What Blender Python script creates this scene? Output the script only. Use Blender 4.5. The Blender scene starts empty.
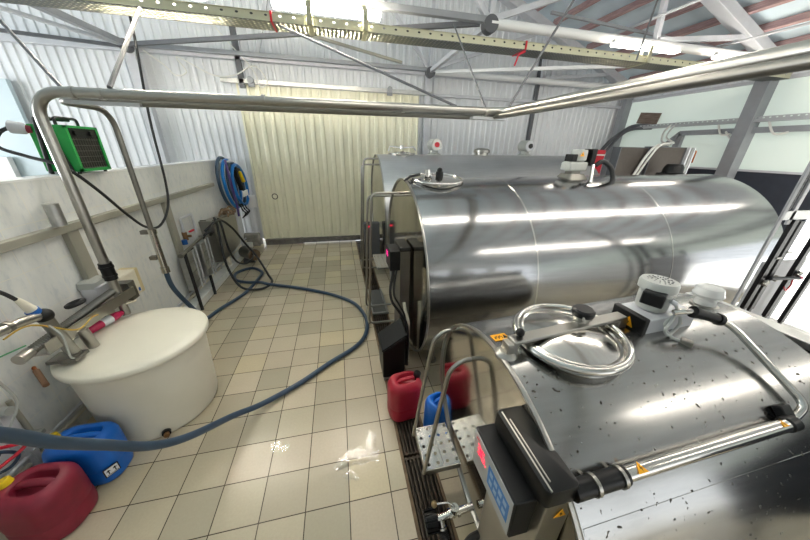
import bpy, math, random
from mathutils import Vector, Matrix
random.seed(7)
C = bpy.context.scene.collection
PI = math.pi
V = Vector

# ------------------------------------------------------------------ geometry
class G:
    def __init__(s): s.v = []; s.f = []
    def add(s, vs, fs):
        n = len(s.v); s.v += [tuple(v) for v in vs]; s.f += [tuple(i + n for i in f) for f in fs]; return s
    def box(s, x0, x1, y0, y1, z0, z1):
        p = [(x, y, z) for z in (z0, z1) for y in (y0, y1) for x in (x0, x1)]
        return s.add(p, [(0, 2, 3, 1), (4, 5, 7, 6), (0, 1, 5, 4), (2, 6, 7, 3), (0, 4, 6, 2), (1, 3, 7, 5)])
    def obox(s, c, size, rot=(0, 0, 0), mat=None):
        R = mat or Matrix.Rotation(rot[2], 3, 'Z') @ Matrix.Rotation(rot[1], 3, 'Y') @ Matrix.Rotation(rot[0], 3, 'X')
        a, b, d = size[0] / 2, size[1] / 2, size[2] / 2
        p = [V(c) + R @ V((x, y, z)) for z in (-d, d) for y in (-b, b) for x in (-a, a)]
        return s.add(p, [(0, 2, 3, 1), (4, 5, 7, 6), (0, 1, 5, 4), (2, 6, 7, 3), (0, 4, 6, 2), (1, 3, 7, 5)])
    def bar(s, p0, p1, w, h, up=(0, 0, 1)):
        p0, p1 = V(p0), V(p1); d = (p1 - p0).normalized(); u = V(up)
        if abs(d.dot(u)) > .98: u = V((0, 1, 0))
        r = d.cross(u).normalized(); u = r.cross(d).normalized()
        q = []
        for p in (p0, p1):
            for a, b in ((-1, -1), (1, -1), (1, 1), (-1, 1)): q.append(p + r * (a * w / 2) + u * (b * h / 2))
        return s.add(q, [(3, 2, 1, 0), (4, 5, 6, 7), (0, 1, 5, 4), (1, 2, 6, 5), (2, 3, 7, 6), (3, 0, 4, 7)])
    def tube(s, pts, r, n=10, closed=False):
        P = [V(p) for p in pts]; m = len(P); rs = r if isinstance(r, (list, tuple)) else [r] * m
        T = []
        for i in range(m):
            a = P[(i - 1) % m] if (closed or i > 0) else P[i]
            b = P[(i + 1) % m] if (closed or i < m - 1) else P[i]
            d = b - a
            T.append(d.normalized() if d.length > 1e-9 else V((0, 0, 1)))
        u = V((0, 0, 1)) if abs(T[0].z) < .9 else V((1, 0, 0))
        u = (u - T[0] * u.dot(T[0])).normalized()
        vs = []
        for i in range(m):
            u = (u - T[i] * u.dot(T[i]))
            u = u.normalized() if u.length > 1e-6 else T[i].orthogonal().normalized()
            w = T[i].cross(u)
            for k in range(n):
                a = 2 * PI * k / n
                vs.append(P[i] + (u * math.cos(a) + w * math.sin(a)) * rs[i])
        fs = []
        for i in range(m if closed else m - 1):
            j = (i + 1) % m
            for k in range(n):
                l = (k + 1) % n
                fs.append((i * n + k, i * n + l, j * n + l, j * n + k))
        if not closed:
            fs.append(tuple(range(n - 1, -1, -1))); fs.append(tuple((m - 1) * n + k for k in range(n)))
        return s.add(vs, fs)
    def cyl(s, p0, p1, r, r2=None, n=24):
        return s.tube([p0, p1], [r, r if r2 is None else r2], n)
    def lathe(s, prof, o=(0, 0, 0), ax=(0, 0, 1), n=32, sy=1.0):
        a = V(ax).normalized(); u = a.orthogonal().normalized() if abs(a.z) < .99 else V((1, 0, 0)); w = a.cross(u)
        vs = []; 
        for r, h in prof:
            for k in range(n):
                t = 2 * PI * k / n
                vs.append(V(o) + a * h + (u * math.cos(t) + w * math.sin(t) * sy) * max(r, 1e-4))
        fs = []
        for i in range(len(prof) - 1):
            for k in range(n):
                l = (k + 1) % n
                fs.append((i * n + k, i * n + l, (i + 1) * n + l, (i + 1) * n + k))
        fs.append(tuple(range(n - 1, -1, -1))); fs.append(tuple((len(prof) - 1) * n + k for k in range(n)))
        return s.add(vs, fs)
    def sph(s, c, r, n=14, sz=1.0):
        return s.lathe([(r * math.sin(PI * i / n), -r * sz * math.cos(PI * i / n)) for i in range(n + 1)], c, n=20)
    def loft(s, rings, cap0=True, cap1=True):
        n = len(rings[0]); vs = [p for r in rings for p in r]; fs = []
        for i in range(len(rings) - 1):
            for k in range(n):
                l = (k + 1) % n
                fs.append((i * n + k, i * n + l, (i + 1) * n + l, (i + 1) * n + k))
        if cap0: fs.append(tuple(range(n - 1, -1, -1)))
        if cap1: fs.append(tuple((len(rings) - 1) * n + k for k in range(n)))
        return s.add(vs, fs)
    def prism(s, poly, ext):
        n = len(poly); e = V(ext); p = [V(q) for q in poly]
        return s.add(p + [q + e for q in p], [tuple(range(n - 1, -1, -1)), tuple(range(n, 2 * n))] + [(k, (k + 1) % n, n + (k + 1) % n, n + k) for k in range(n)])

def smooth(pts, m=8, closed=False):
    P = [V(p) for p in pts]; n = len(P); out = []
    for i in range(n if closed else n - 1):
        g = lambda k: P[k % n] if closed else P[min(max(k, 0), n - 1)]
        a, b, c, d = g(i - 1), g(i), g(i + 1), g(i + 2)
        for j in range(m):
            t = j / m
            out.append(.5 * ((2 * b) + (c - a) * t + (2 * a - 5 * b + 4 * c - d) * t * t + (3 * b - a - 3 * c + d) * t ** 3))
    if not closed: out.append(P[-1])
    return out

def bend(pts, r, m=6):
    """polyline with rounded corners of radius r"""
    P = [V(p) for p in pts]; out = [P[0]]
    for i in range(1, len(P) - 1):
        a = (P[i - 1] - P[i]); b = (P[i + 1] - P[i]); d = min(r, a.length * .49, b.length * .49)
        p0 = P[i] + a.normalized() * d; p1 = P[i] + b.normalized() * d
        for j in range(m + 1):
            t = j / m; out.append(p0 * (1 - t) ** 2 + P[i] * 2 * t * (1 - t) + p1 * t * t)
    out.append(P[-1]); return out

def rrect(cx, cy, hx, hy, r, z, rot=0, k=6, tx=0, ty=0):
    r = min(r, hx * .999, hy * .999); pts = []
    for qx, qy, a0 in ((1, 1, 0), (-1, 1, PI / 2), (-1, -1, PI), (1, -1, 3 * PI / 2)):
        for i in range(k + 1):
            a = a0 + (PI / 2) * i / k
            x = qx * (hx - r) + r * math.cos(a); y = qy * (hy - r) + r * math.sin(a)
            pts.append(V((cx + (x + tx) * math.cos(rot) - (y + ty) * math.sin(rot), cy + (x + tx) * math.sin(rot) + (y + ty) * math.cos(rot), z)))
    return pts

# ------------------------------------------------------------------ materials
def srgb(h):
    c = [int(h[i:i + 2], 16) / 255 for i in (0, 2, 4)]
    return tuple(x / 12.92 if x <= .04045 else ((x + .055) / 1.055) ** 2.4 for x in c) + (1,)

class N:
    def __init__(s, name):
        s.m = bpy.data.materials.new(name); s.m.use_nodes = True
        s.t = s.m.node_tree; s.b = s.t.nodes['Principled BSDF']; s.out = s.t.nodes['Material Output']
    def n(s, typ, **kw):
        x = s.t.nodes.new(typ)
        for k, v in kw.items():
            if k.startswith('i_'): x.inputs[int(k[2:])].default_value = v
            else: setattr(x, k, v)
        return x
    def l(s, a, b): s.t.links.new(a, b)
    def math(s, op, a, b=None, c=None):
        x = s.n('ShaderNodeMath', operation=op)
        for i, q in enumerate((a, b, c)):
            if q is None: continue
            if isinstance(q, (int, float)): x.inputs[i].default_value = q
            else: s.l(q, x.inputs[i])
        return x.outputs[0]
    def noise(s, scale, detail=3, vec=None, rough=.5):
        x = s.n('ShaderNodeTexNoise'); x.inputs['Scale'].default_value = scale; x.inputs['Detail'].default_value = detail; x.inputs['Roughness'].default_value = rough
        s.l(vec or s.pos(), x.inputs['Vector']); return x
    def pos(s):
        if not hasattr(s, '_p'): s._p = s.n('ShaderNodeNewGeometry').outputs['Position']
        return s._p
    def xyz(s):
        x = s.n('ShaderNodeSeparateXYZ'); s.l(s.pos(), x.inputs[0]); return x.outputs
    def scale(s, v):
        x = s.n('ShaderNodeMapping'); x.inputs['Scale'].default_value = v; s.l(s.pos(), x.inputs['Vector']); return x.outputs[0]
    def ramp(s, fac, stops, interp='LINEAR'):
        x = s.n('ShaderNodeValToRGB'); cr = x.color_ramp; cr.interpolation = interp
        while len(cr.elements) < len(stops): cr.elements.new(.5)
        for e, (p, c) in zip(cr.elements, stops): e.position = p; e.color = c
        s.l(fac, x.inputs[0]); return x.outputs[0]
    def mix(s, fac, a, b):
        x = s.n('ShaderNodeMix', data_type='RGBA')
        for i, q in ((0, fac), (6, a), (7, b)):
            if isinstance(q, (int, float, tuple)): x.inputs[i].default_value = q
            else: s.l(q, x.inputs[i])
        return x.outputs[2]
    def bump(s, h, st=.2, d=.01):
        x = s.n('ShaderNodeBump'); x.inputs['Strength'].default_value = st; x.inputs['Distance'].default_value = d
        s.l(h, x.inputs['Height']); s.l(x.outputs[0], s.b.inputs['Normal'])

def mat(name, col, rough=.5, metal=0., vary=.0, vscale=6, bump=0., bscale=30, spec=None, emit=None, es=0, coat=0, rvar=0):
    m = N(name); c = srgb(col); b = m.b
    b.inputs['Base Color'].default_value = c; b.inputs['Roughness'].default_value = rough; b.inputs['Metallic'].default_value = metal
    if spec is not None: b.inputs['Specular IOR Level'].default_value = spec
    if coat: b.inputs['Coat Weight'].default_value = coat
    if vary:
        nz = m.noise(vscale, 4)
        d = tuple(x * (1 - vary) for x in c[:3]) + (1,); e = tuple(min(1, x * (1 + vary)) for x in c[:3]) + (1,)
        m.l(m.ramp(nz.outputs[0], [(.3, d), (.7, e)]), b.inputs['Base Color'])
    if rvar:
        nz = m.noise(vscale * 2, 3); m.l(m.math('ADD', m.math('MULTIPLY', nz.outputs[0], rvar), rough - rvar / 2), b.inputs['Roughness'])
    if bump: m.bump(m.noise(bscale, 3).outputs[0], bump)
    if emit: b.inputs['Emission Color'].default_value = srgb(emit); b.inputs['Emission Strength'].default_value = es
    return m.m

def brushed(name, col, rough, stretch, specks=False, wav=.02, aniso=0):
    m = N(name); b = m.b; c = srgb(col); b.inputs['Metallic'].default_value = 1
    nz = m.noise(1, 4, m.scale(stretch))
    big = m.noise(1.6, 3)
    k = m.math('ADD', m.math('MULTIPLY', nz.outputs[0], .5), m.math('MULTIPLY', big.outputs[0], .5))
    colr = m.ramp(k, [(.3, tuple(x * .84 for x in c[:3]) + (1,)), (.7, tuple(min(1, x * 1.08) for x in c[:3]) + (1,))])
    r = m.math('ADD', m.math('MULTIPLY', k, .12), rough - .06)
    if aniso:
        b.inputs['Anisotropic'].default_value = aniso
        tg = m.n('ShaderNodeTangent', direction_type='RADIAL', axis='X'); m.l(tg.outputs[0], b.inputs['Tangent'])
    if specks:
        sp = m.noise(55, 1, rough=.3); msk = m.ramp(sp.outputs[0], [(.715, (0, 0, 0, 1)), (.74, (1, 1, 1, 1))])
        colr = m.mix(msk, colr, srgb('4a4844')); r = m.math('ADD', r, m.math('MULTIPLY', msk, .3))
    m.l(colr, b.inputs['Base Color']); m.l(r, b.inputs['Roughness'])
    if wav: m.bump(m.noise(2.2, 2).outputs[0], wav, .05)
    return m.m

def perforated(name, col, rough, ax, pitch, r, slot=1.0, metal=1, off=(0, 0)):
    m = N(name); b = m.b; b.inputs['Base Color'].default_value = srgb(col); b.inputs['Metallic'].default_value = metal; b.inputs['Roughness'].default_value = rough
    q = m.xyz()
    def cell(i, p, o): return m.math('MULTIPLY', m.math('SUBTRACT', m.math('FRACT', m.math('DIVIDE', m.math('SUBTRACT', q[i], o), p)), .5), p)
    u = m.math('DIVIDE', cell(ax[0], pitch[0], off[0]), slot); v = cell(ax[1], pitch[1], off[1])
    d = m.math('SQRT', m.math('ADD', m.math('MULTIPLY', u, u), m.math('MULTIPLY', v, v)))
    msk = m.math('LESS_THAN', d, r)
    t = m.n('ShaderNodeBsdfTransparent'); x = m.n('ShaderNodeMixShader')
    m.l(msk, x.inputs[0]); m.l(b.outputs[0], x.inputs[1]); m.l(t.outputs[0], x.inputs[2]); m.l(x.outputs[0], m.out.inputs[0])
    return m.m

def floor_tiles():
    m = N('floor_tiles'); q = m.xyz()
    x = m.math('DIVIDE', m.math('ADD', q[0], .078), .3); y = m.math('DIVIDE', m.math('SUBTRACT', q[1], .026), .3)
    def edge(t, w):
        f = m.math('FRACT', t); return m.math('LESS_THAN', m.math('MINIMUM', f, m.math('SUBTRACT', 1, f)), w)
    gr = m.math('MAXIMUM', edge(x, .011), edge(y, .011))
    cmb = m.n('ShaderNodeCombineXYZ'); m.l(m.math('FLOOR', x), cmb.inputs[0]); m.l(m.math('FLOOR', y), cmb.inputs[1])
    wn = m.n('ShaderNodeTexWhiteNoise', noise_dimensions='2D'); m.l(cmb.outputs[0], wn.inputs['Vector'])
    col = m.ramp(wn.outputs['Value'], [(0, srgb('b6ab94')), (.22, srgb('c0b59c')), (.42, srgb('c5b7a0')), (.6, srgb('b2a992')), (.74, srgb('cabda5')), (.9, srgb('cdbf9f')), (1, srgb('d8cfbb'))], 'CONSTANT')
    st = m.noise(3, 5); col = m.mix(m.ramp(st.outputs[0], [(.3, (.12, .12, .12, 1)), (.75, (0, 0, 0, 1))]), col, srgb('8f8775'))
    fine = m.noise(60, 3); col = m.mix(m.math('MULTIPLY', fine.outputs[0], .28), col, srgb('8a8272'))
    m.l(m.mix(gr, col, srgb('4b4236')), m.b.inputs['Base Color'])
    m.b.inputs['Roughness'].default_value = .27
    h = m.math('SUBTRACT', m.math('MULTIPLY', fine.outputs[0], .15), gr); m.bump(h, .35, .004)
    return m.m

def wall_tiles():
    m = N('wall_tiles'); q = m.xyz()
    x = m.math('DIVIDE', m.math('SUBTRACT', q[1], .01), .25); y = m.math('DIVIDE', m.math('SUBTRACT', q[2], .08), .33)
    def edge(t, w):
        f = m.math('FRACT', t); return m.math('LESS_THAN', m.math('MINIMUM', f, m.math('SUBTRACT', 1, f)), w)
    gr = m.math('MAXIMUM', edge(x, .010), edge(y, .008))
    v = m.noise(9, 5, m.scale((1, 2.5, 1)), .6)
    col = m.ramp(v.outputs[0], [(.32, srgb('d2d6d7')), (.46, srgb('dfe1df')), (.7, srgb('e4e5e2'))])
    m.l(m.mix(gr, col, srgb('e6e4da')), m.b.inputs['Base Color']); m.b.inputs['Roughness'].default_value = .13
    m.bump(m.math('MULTIPLY', gr, -1), .2, .003)
    return m.m

def wood(name, a, b_):
    m = N(name); v = m.noise(3, 5, m.scale((14, 1.5, 14)), .6)
    m.l(m.ramp(v.outputs[0], [(.3, srgb(a)), (.7, srgb(b_))]), m.b.inputs['Base Color']); m.b.inputs['Roughness'].default_value = .75
    return m.m

M = dict(
    floor=floor_tiles(), wtile=wall_tiles(),
    sheet=mat('cream_sheet', 'e4e1c8', .33, vary=.03, vscale=3), sheetw=mat('white_sheet', 'd9dcdf', .4, vary=.03, vscale=2),
    roof=mat('roof_sheet', 'cfdfe8', .4, vary=.10, vscale=1.5), purlin=wood('timber_purlin', '94767a', 'bfa09c'), plank=wood('old_plank', '5e5046', '85766a'),
    mint=mat('mint_panel', 'd9e3dc', .5, vary=.03, vscale=1, emit='d6e6dc', es=.10), navy=mat('dark_sheet', '2b303b', .5, vary=.1, vscale=8), paleblue=mat('pale_blue_sheet', 'b9c9cf', .45),  # mint glows faintly in place of daylight shining through the panels
    greyp=mat('grey_paint', '8d9094', .45, vary=.06), lgrey=mat('light_grey_paint', 'bfc1c6', .45, vary=.05), dgrey=mat('dark_grey_paint', '55575b', .5, vary=.1), beige=mat('beige_paint', '9a988b', .42),
    concrete=mat('concrete', '8b8780', .85, vary=.2, vscale=12, bump=.3), outside=mat('pale_concrete', 'dcdad4', .9, vary=.04), white=mat('white_paint', 'e6e7e6', .5), hall=mat('hall_wall', 'c9ccce', .6),
    steel=brushed('tank_steel', 'a6a7a8', .16, (3, 60, 60), aniso=.5), steel3=brushed('tank_steel_matt', 'd2d3d4', .42, (3, 60, 60)), steel1=brushed('tank_steel_spotted', 'a6a6a4', .21, (3, 50, 50), True, aniso=.5), endm=brushed('mirror_steel', 'b9b5ab', .10, (8, 8, 8), wav=.006),  # steel3 is a paler, rougher copy, bright reflections put into its colour
    pol=mat('polished_steel', 'c6c4bf', .16, 1, rvar=.1), satin=mat('satin_steel', 'a6a49e', .3, 1, vary=.06), dull=mat('dull_steel', '84827c', .42, 1, vary=.1), galv=mat('galvanised', 'b3b4b2', .42, 1, vary=.1, vscale=20),
    zinc=mat('yellow_zinc', 'b3b098', .38, 1, vary=.08, vscale=12), cast=mat('grey_enamel', 'a9aca8', .42, vary=.04),
    black=mat('black_plastic', '0a0a0c', .4, spec=.35), blackm=mat('black_rubber', '1c1d1f', .55), bcover=mat('black_cover', '08090a', .36, spec=.35), char=mat('charcoal', '101113', .45, spec=.35),
    bluehose=mat('blue_grey_hose', '34485c', .42, vary=.06, vscale=20), blue=mat('blue_plastic', '0d62bd', .38, vary=.05), bluebr=mat('bright_blue_hose', '1878c8', .35),
    red=mat('red_plastic', 'a81f34', .42, vary=.07, vscale=8), redd=mat('dusty_red_plastic', '7f1b31', .5, vary=.16, vscale=9), redw=mat('red_wire', 'c4152c', .4), hdpe=mat('white_polyethylene', 'd9d5c6', .38, vary=.03, vscale=3),
    yellow=mat('yellow_plastic', 'e2c014', .4), green=mat('green_enamel', '1f9a45', .35), grille=mat('dark_grille', '2a2826', .5, .3), cream=mat('cream_plastic', 'd8d2bf', .45), creamt=mat('tan_plastic', 'cfc096', .5),
    ivory=mat('ivory_plug', 'dad5c4', .4), plugblue=mat('plug_blue', '1a5fae', .4), wirew=mat('white_wire', 'dcdcd6', .5), wirey=mat('yellow_wire', 'b99a3c', .5), wireg=mat('green_wire', '4f9a6a', .5), orange=mat('warning_yellow', 'f2a90c', .45), ink=mat('ink', '15130f', .6),
    panel=mat('silver_panel', 'a7adb0', .35, .3), keyblue=mat('key_blue', '2f74b8', .45), keylt=mat('key_light', '8fb0cf', .45), led=mat('led_red', 'ff1030', .4, emit='ff1040', es=.9), ledp=mat('led_pink', 'ff2090', .4, emit='ff2090', es=.9), ledd=mat('led_dim', '7a1520', .4, emit='a01020', es=.4),
    lamp=mat('lamp_diffuser', 'ffffff', .4, emit='fff6e8', es=8.0), lampt=mat('tray_lamp_diffuser', 'ffffff', .4, emit='fff6e4', es=64.0), pink=mat('pink_wrap', 'b8124e', .3), fin=mat('radiator_fins', '453e38', .6, .2, vary=.12, vscale=30), copper=mat('copper', 'a8623c', .3, 1), rust=mat('rusty', '6e5a44', .8, vary=.3, vscale=14),
    timber=mat('dark_sill', '68655f', .85, vary=.25, vscale=10), netting=None, slate=mat('grate_iron', '4a4036', .55, .6, vary=.3, vscale=18), pit=mat('drain_pit', '2c241b', .6, vary=.3, vscale=9), redtag=mat('red_tag', 'd01830', .5), water=None, mark=mat('label_white', 'd5dade', .5),
    brass=mat('brown_wood_knob', 'a58b63', .5), violet=mat('violet_strap', '4b3a78', .5), cork=mat('brown_handle', '8a674d', .5), valve=mat('bronze_valve', '8d6b4a', .4, .7),
)
M['tray'] = perforated('perforated_tray', 'c3c2a8', .42, (0, 2), (.15, .2), .0115, 1.5, .5, (0, 3.582))
M['trayb'] = perforated('perforated_tray_base', '6f706b', .4, (0, 1), (.05, .05), .012, 1.5, .9)  # base a darker copy of the tray, its underside shade put into the colour
M['trayr'] = perforated('grey_perforated_tray', 'b3b6b8', .4, (1, 2), (.09, .09), .012, 1.5, .6)
M['step'] = perforated('perforated_step', 'bcbdbd', .24, (0, 1), (.066, .064), .011, 1.0, 1, (.43, 1.10))
M['step2'] = perforated('perforated_step_fine', 'bcbdbd', .3, (0, 1), (.05, .05), .010)
M['netting'] = perforated('mat_mesh', '62635f', .7, (0, 1), (.016, .016), .004, 1.0, 0)
_w = N('water'); _w.b.inputs['Base Color'].default_value = (1, 1, 1, 1); _w.b.inputs['Metallic'].default_value = 1; _w.b.inputs['Roughness'].default_value = .03
_w.bump(_w.noise(16, 3).outputs[0], .35, .02)
_t = _w.n('ShaderNodeBsdfTransparent'); _x = _w.n('ShaderNodeMixShader'); _f = _w.n('ShaderNodeFresnel'); _f.inputs[0].default_value = 1.5
_w.l(_w.math('MULTIPLY', _f.outputs[0], .8), _x.inputs[0]); _w.l(_t.outputs[0], _x.inputs[1]); _w.l(_w.b.outputs[0], _x.inputs[2]); _w.l(_x.outputs[0], _w.out.inputs[0]); M['water'] = _w.m
_g = N('clear_plastic'); _g.b.inputs['Base Color'].default_value = (.75, .76, .75, 1); _g.b.inputs['Transmission Weight'].default_value = .3; _g.b.inputs['Roughness'].default_value = .15; M['clear'] = _g.m

# ------------------------------------------------------------------ objects
def ob(name, g, m, parent=None, label=None, cat=None, group=None, kind=None, bevel=0, ang=35, sub=0):
    me = bpy.data.meshes.new(name); me.from_pydata(g.v, [], g.f); me.validate(); me.update()
    me.materials.append(M[m] if isinstance(m, str) else m)
    for p in me.polygons: p.use_smooth = True
    me.set_sharp_from_angle(angle=math.radians(ang))
    o = bpy.data.objects.new(name, me); C.objects.link(o)
    if bevel:
        b = o.modifiers.new('b', 'BEVEL'); b.width = bevel; b.segments = 3; b.limit_method = 'ANGLE'; b.angle_limit = math.radians(40)
    if sub:
        b = o.modifiers.new('s', 'SUBSURF'); b.levels = sub; b.render_levels = sub
    if parent is not None:
        o.parent = parent
        if parent.type == 'EMPTY': o.matrix_parent_inverse = Matrix.Translation(-parent.location)
    tag(o, label, cat, group, kind); return o

def tag(o, label=None, cat=None, group=None, kind=None):
    if label: o['label'] = label
    if cat: o['category'] = cat
    if group: o['group'] = group
    if kind: o['kind'] = kind
    return o

def thing(name, label, cat, loc=(0, 0, 0), group=None):
    o = bpy.data.objects.new(name, None); C.objects.link(o); o.location = loc; o.empty_display_size = .1
    return tag(o, label, cat, group)

def struct(name, g, m, parent=None, **k):
    return ob(name, g, m, parent, kind='structure' if parent is None else None, **k)

# ------------------------------------------------------------------ the setting
XL, YB, XR = -2.36, 7.6, 8.1
def roofz(x): return 4.0 + .37 * (XR - x) if x > -3.65 else 4.0 + .37 * (XR + 3.65) - .37 * (-3.65 - x)

def corrugated(p0, u, length, z0, z1, nrm, pitch=.26, dep=.03, top=None):
    """a trapezoidal sheet standing from z0 to z1 along u"""
    u, nrm, p0 = V(u), V(nrm), V(p0); g = G(); prof = []; d = 0
    while d < length:
        for a, h in ((0, 0), (.50, 0), (.60, 1), (.90, 1)):
            t = d + a * pitch
            if t < length: prof.append((t, h * dep))
        d += pitch
    prof.append((length, 0)); vs = []; fs = []
    for t, h in prof:
        b = p0 + u * t + nrm * h; vs += [(b.x, b.y, z0), (b.x, b.y, z1 if top is None else top(b.x))]
    for i in range(len(prof) - 1): fs.append((2 * i, 2 * i + 2, 2 * i + 3, 2 * i + 1))
    return g.add(vs, fs)

struct('floor', G().add([(-10, -6, 0), (.345, -6, 0), (.345, YB + .3, 0), (-10, YB + .3, 0), (.60, -6, 0), (XR, -6, 0), (XR, YB + .3, 0), (.60, YB + .3, 0)], [(0, 1, 2, 3), (4, 5, 6, 7)]), 'floor')
g = G().add([(.345, -6, 0), (.345, -6, -.14), (.60, -6, -.14), (.60, -6, 0), (.345, 7.9, 0), (.345, 7.9, -.14), (.60, 7.9, -.14), (.60, 7.9, 0)], [(0, 4, 5, 1), (1, 5, 6, 2), (2, 6, 7, 3)])
struct('trim_1', g, 'pit')
struct('trim_2', G().box(.345, .368, -3, 7.35, -.02, .004).box(.585, .605, -3, 7.35, -.02, .004), 'rust')
struct('trim_21', G().box(6.3, XR, -.8, 3.25, 0, .006), 'outside')  # pale slab laid over the tiles, gateway glare put into its colour
struct('ground', G().box(XR, 40, -30, 30, -.12, -.01), 'outside')
struct('ground', G().box(-40, XR, YB + .3, 40, -.12, -.01), 'outside')
# tiled partition on the left, with a skirting ledge and a flat capping
struct('wall_left', G().box(XL - .16, XL, -4.95, 7.45, 0, 2.03), 'wtile')
struct('trim_3', G().box(XL - .17, XL + .006, -4.95, 7.45, 2.03, 2.045), 'white')
struct('baseboard_left', G().box(XL, XL + .17, 3.1, 7.45, 0, .115), 'wtile')
# gable wall at the back
struct('wall_back', corrugated((-10, YB, 0), (1, 0, 0), 18.1, .13, 7, (0, -1, 0), pitch=.15, dep=.022, top=roofz), 'sheetw')
struct('baseboard_back', G().box(-10, -2.02, YB - .06, YB + .05, 0, .14).box(.48, XR, YB - .06, YB + .05, 0, .14), 'concrete')
struct('wall_front', G().box(-10, XR, -6.1, -6, 0, .8).box(-10, XR, -6.1, -6, 3.8, 9).box(-10, 2.5, -6.1, -6, .8, 3.8).box(7.9, XR, -6.1, -6, .8, 3.8), 'white')
w2 = struct('window_2', G().box(2.5, 2.6, -6.1, -6, .8, 3.8).box(5.15, 5.25, -6.1, -6, .8, 3.8).box(7.8, 7.9, -6.1, -6, .8, 3.8), 'white')  # unseen window placed from tank reflections, made taller to lighten the near tank
struct('wall_far_left', G().box(-10.1, -10, -6, YB, 0, 1.2).box(-10.1, -10, -6, YB, 4.0, 6).box(-10.1, -10, -6, .5, 1.2, 4).box(-10.1, -10, 6.8, YB, 1.2, 4), 'white')
# roof sheets, slightly corrugated across the slope
def roof(x0, x1):
    g = G(); n = 120; vs = []; fs = []
    for i in range(n + 1):
        y = -6.2 + (YB + 6.5) * i / n; h = .018 * (i % 2)
        vs += [(x0, y, roofz(x0) + .06 + h), (x1, y, roofz(x1) + .06 + h)]
    for i in range(n): fs.append((2 * i, 2 * i + 1, 2 * i + 3, 2 * i + 2))
    return g.add(vs, fs)
struct('ceiling', roof(-3.65, 8.6), 'roof'); struct('ceiling', roof(-10.2, -3.65), 'roof')
# right wall: dark lower sheet, mint panels above, strip of corrugation under the eaves; open gateway nearer the camera
struct('wall_right', G().box(XR + .02, XR + .06, 3.25, YB, 0, 2.07), 'navy')
struct('wall_right_panel', G().box(XR + .02, XR + .05, -6, 4.55, 2.07, 3.68).box(XR + .02, XR + .05, 4.65, YB, 2.07, 3.68), 'mint')
struct('wall_right_top', corrugated((XR + .05, -6, 0), (0, 1, 0), 13.6, 3.68, 4.2, (-1, 0, 0)), 'sheetw')
struct('wall_right_low', G().box(XR + .02, XR + .06, -6, -.8, 0, 2.07), 'white')
struct('trim_4', G().box(XR - .03, XR + .02, -6, YB, 3.64, 3.70), 'lgrey')
struct('trim_5', G().box(XR, XR + .02, 3.25, YB, 2.05, 2.09), 'lgrey')
for i, y in enumerate((4.6, 1.7, -1.2)): struct('trim_%d' % (6 + i), G().box(XR - .22, XR + .02, y - .11, y + .11, 0, 4.05) if i == 0 else G().box(XR - .05, XR + .06, y - .11, y + .11, 2.07, 4.05), 'greyp')
struct('trim_9', G().box(XR - .22, XR, YB - .24, YB - .06, 0, 4.1), 'greyp')
struct('trim_10', G().box(XR - .09, XR, 5.72, 5.86, 2.0, 2.82), 'greyp')
struct('trim_11', G().box(XR - .10, XR, -2, 5.80, 2.76, 2.86).bar((XR - .05, 5.78, 2.81), (XR - .05, 6.5, 2.1), .1, .1), 'greyp')
# posts and rails on the gable
struct('trim_12', G().box(2.15, 2.27, 7.42, 7.54, 0, 4.0), 'lgrey')
struct('trim_13', G().box(5.1, 5.18, 7.46, 7.55, 0, 4.7), 'dgrey')
struct('trim_14', G().box(-3.62, 8.0, 7.40, 7.50, 3.90, 4.0), 'lgrey')
struct('trim_15', G().box(-9.9, -3.62, 7.42, 7.52, 3.90, 4.0), 'lgrey')
struct('trim_16', G().box(2.3, 8.0, 7.46, 7.54, 3.50, 3.56), 'lgrey')
struct('trim_17', G().box(-3.72, -3.56, 7.38, 7.54, 0, 4.0), 'lgrey')
struct('trim_18', G().box(-1.86, -1.76, 7.40, 7.48, 3.42, 4.5), 'dgrey')
# pale sheet door and white window frame on the gable, beyond the partition
d1 = struct('door_2', G().box(-8.6, -5.72, 7.42, 7.50, .1, 3.33), 'paleblue')
w1 = struct('window_1', G().box(-7.4, -6.16, 7.30, 7.40, 1.93, 2.02).box(-6.24, -6.16, 7.30, 7.40, 1.1, 1.93).box(-7.4, -7.3, 7.30, 7.40, 1.1, 1.93).box(-7.3, -6.24, 7.30, 7.40, 1.1, 1.2), 'white')
ob('pane', G().box(-7.3, -6.24, 7.34, 7.36, 1.2, 1.93), 'mint', w1)
# sliding door in the gable with its rail, sill and ring pull
dr = struct('door_1', corrugated((-1.91, 7.52, 0), (1, 0, 0), 3.93, .13, 3.5, (0, -1, 0), pitch=.21, dep=.026).box(-1.94, -1.90, 7.47, 7.53, .13, 3.5).box(-1.92, 2.02, 7.50, 7.53, .13, .17), 'sheet')
ob('ring_pull', G().tube([(-1.53 + .062 * math.cos(t * PI / 9), 7.465, 1.2 + .062 * math.sin(t * PI / 9)) for t in range(18)], .009, 8, True), 'black', dr)
rl = struct('trim_19', G().box(-2.2, 2.3, 7.40, 7.47, 3.50, 3.58), 'galv')
struct('trim_20', G().box(-1.90, -1.0, 7.38, 7.50, .012, .14).box(-1.0, .47, 7.39, 7.50, .03, .135), 'timber')
tag(ob('rail_roller', G().box(-1.68, -1.56, 7.36, 7.395, 3.44, 3.58).cyl((-1.62, 7.33, 3.56), (-1.62, 7.36, 3.56), .06), 'greyp'), 'grey roller plate on the left of the sliding door rail', 'door roller', 'rollers of the sliding door')
tag(ob('rail_roller', G().box(1.22, 1.34, 7.36, 7.395, 3.44, 3.58).cyl((1.28, 7.33, 3.56), (1.28, 7.36, 3.56), .06), 'greyp'), 'grey roller plate at the right of the sliding door rail, beside the middle post', 'door roller', 'rollers of the sliding door')
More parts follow.
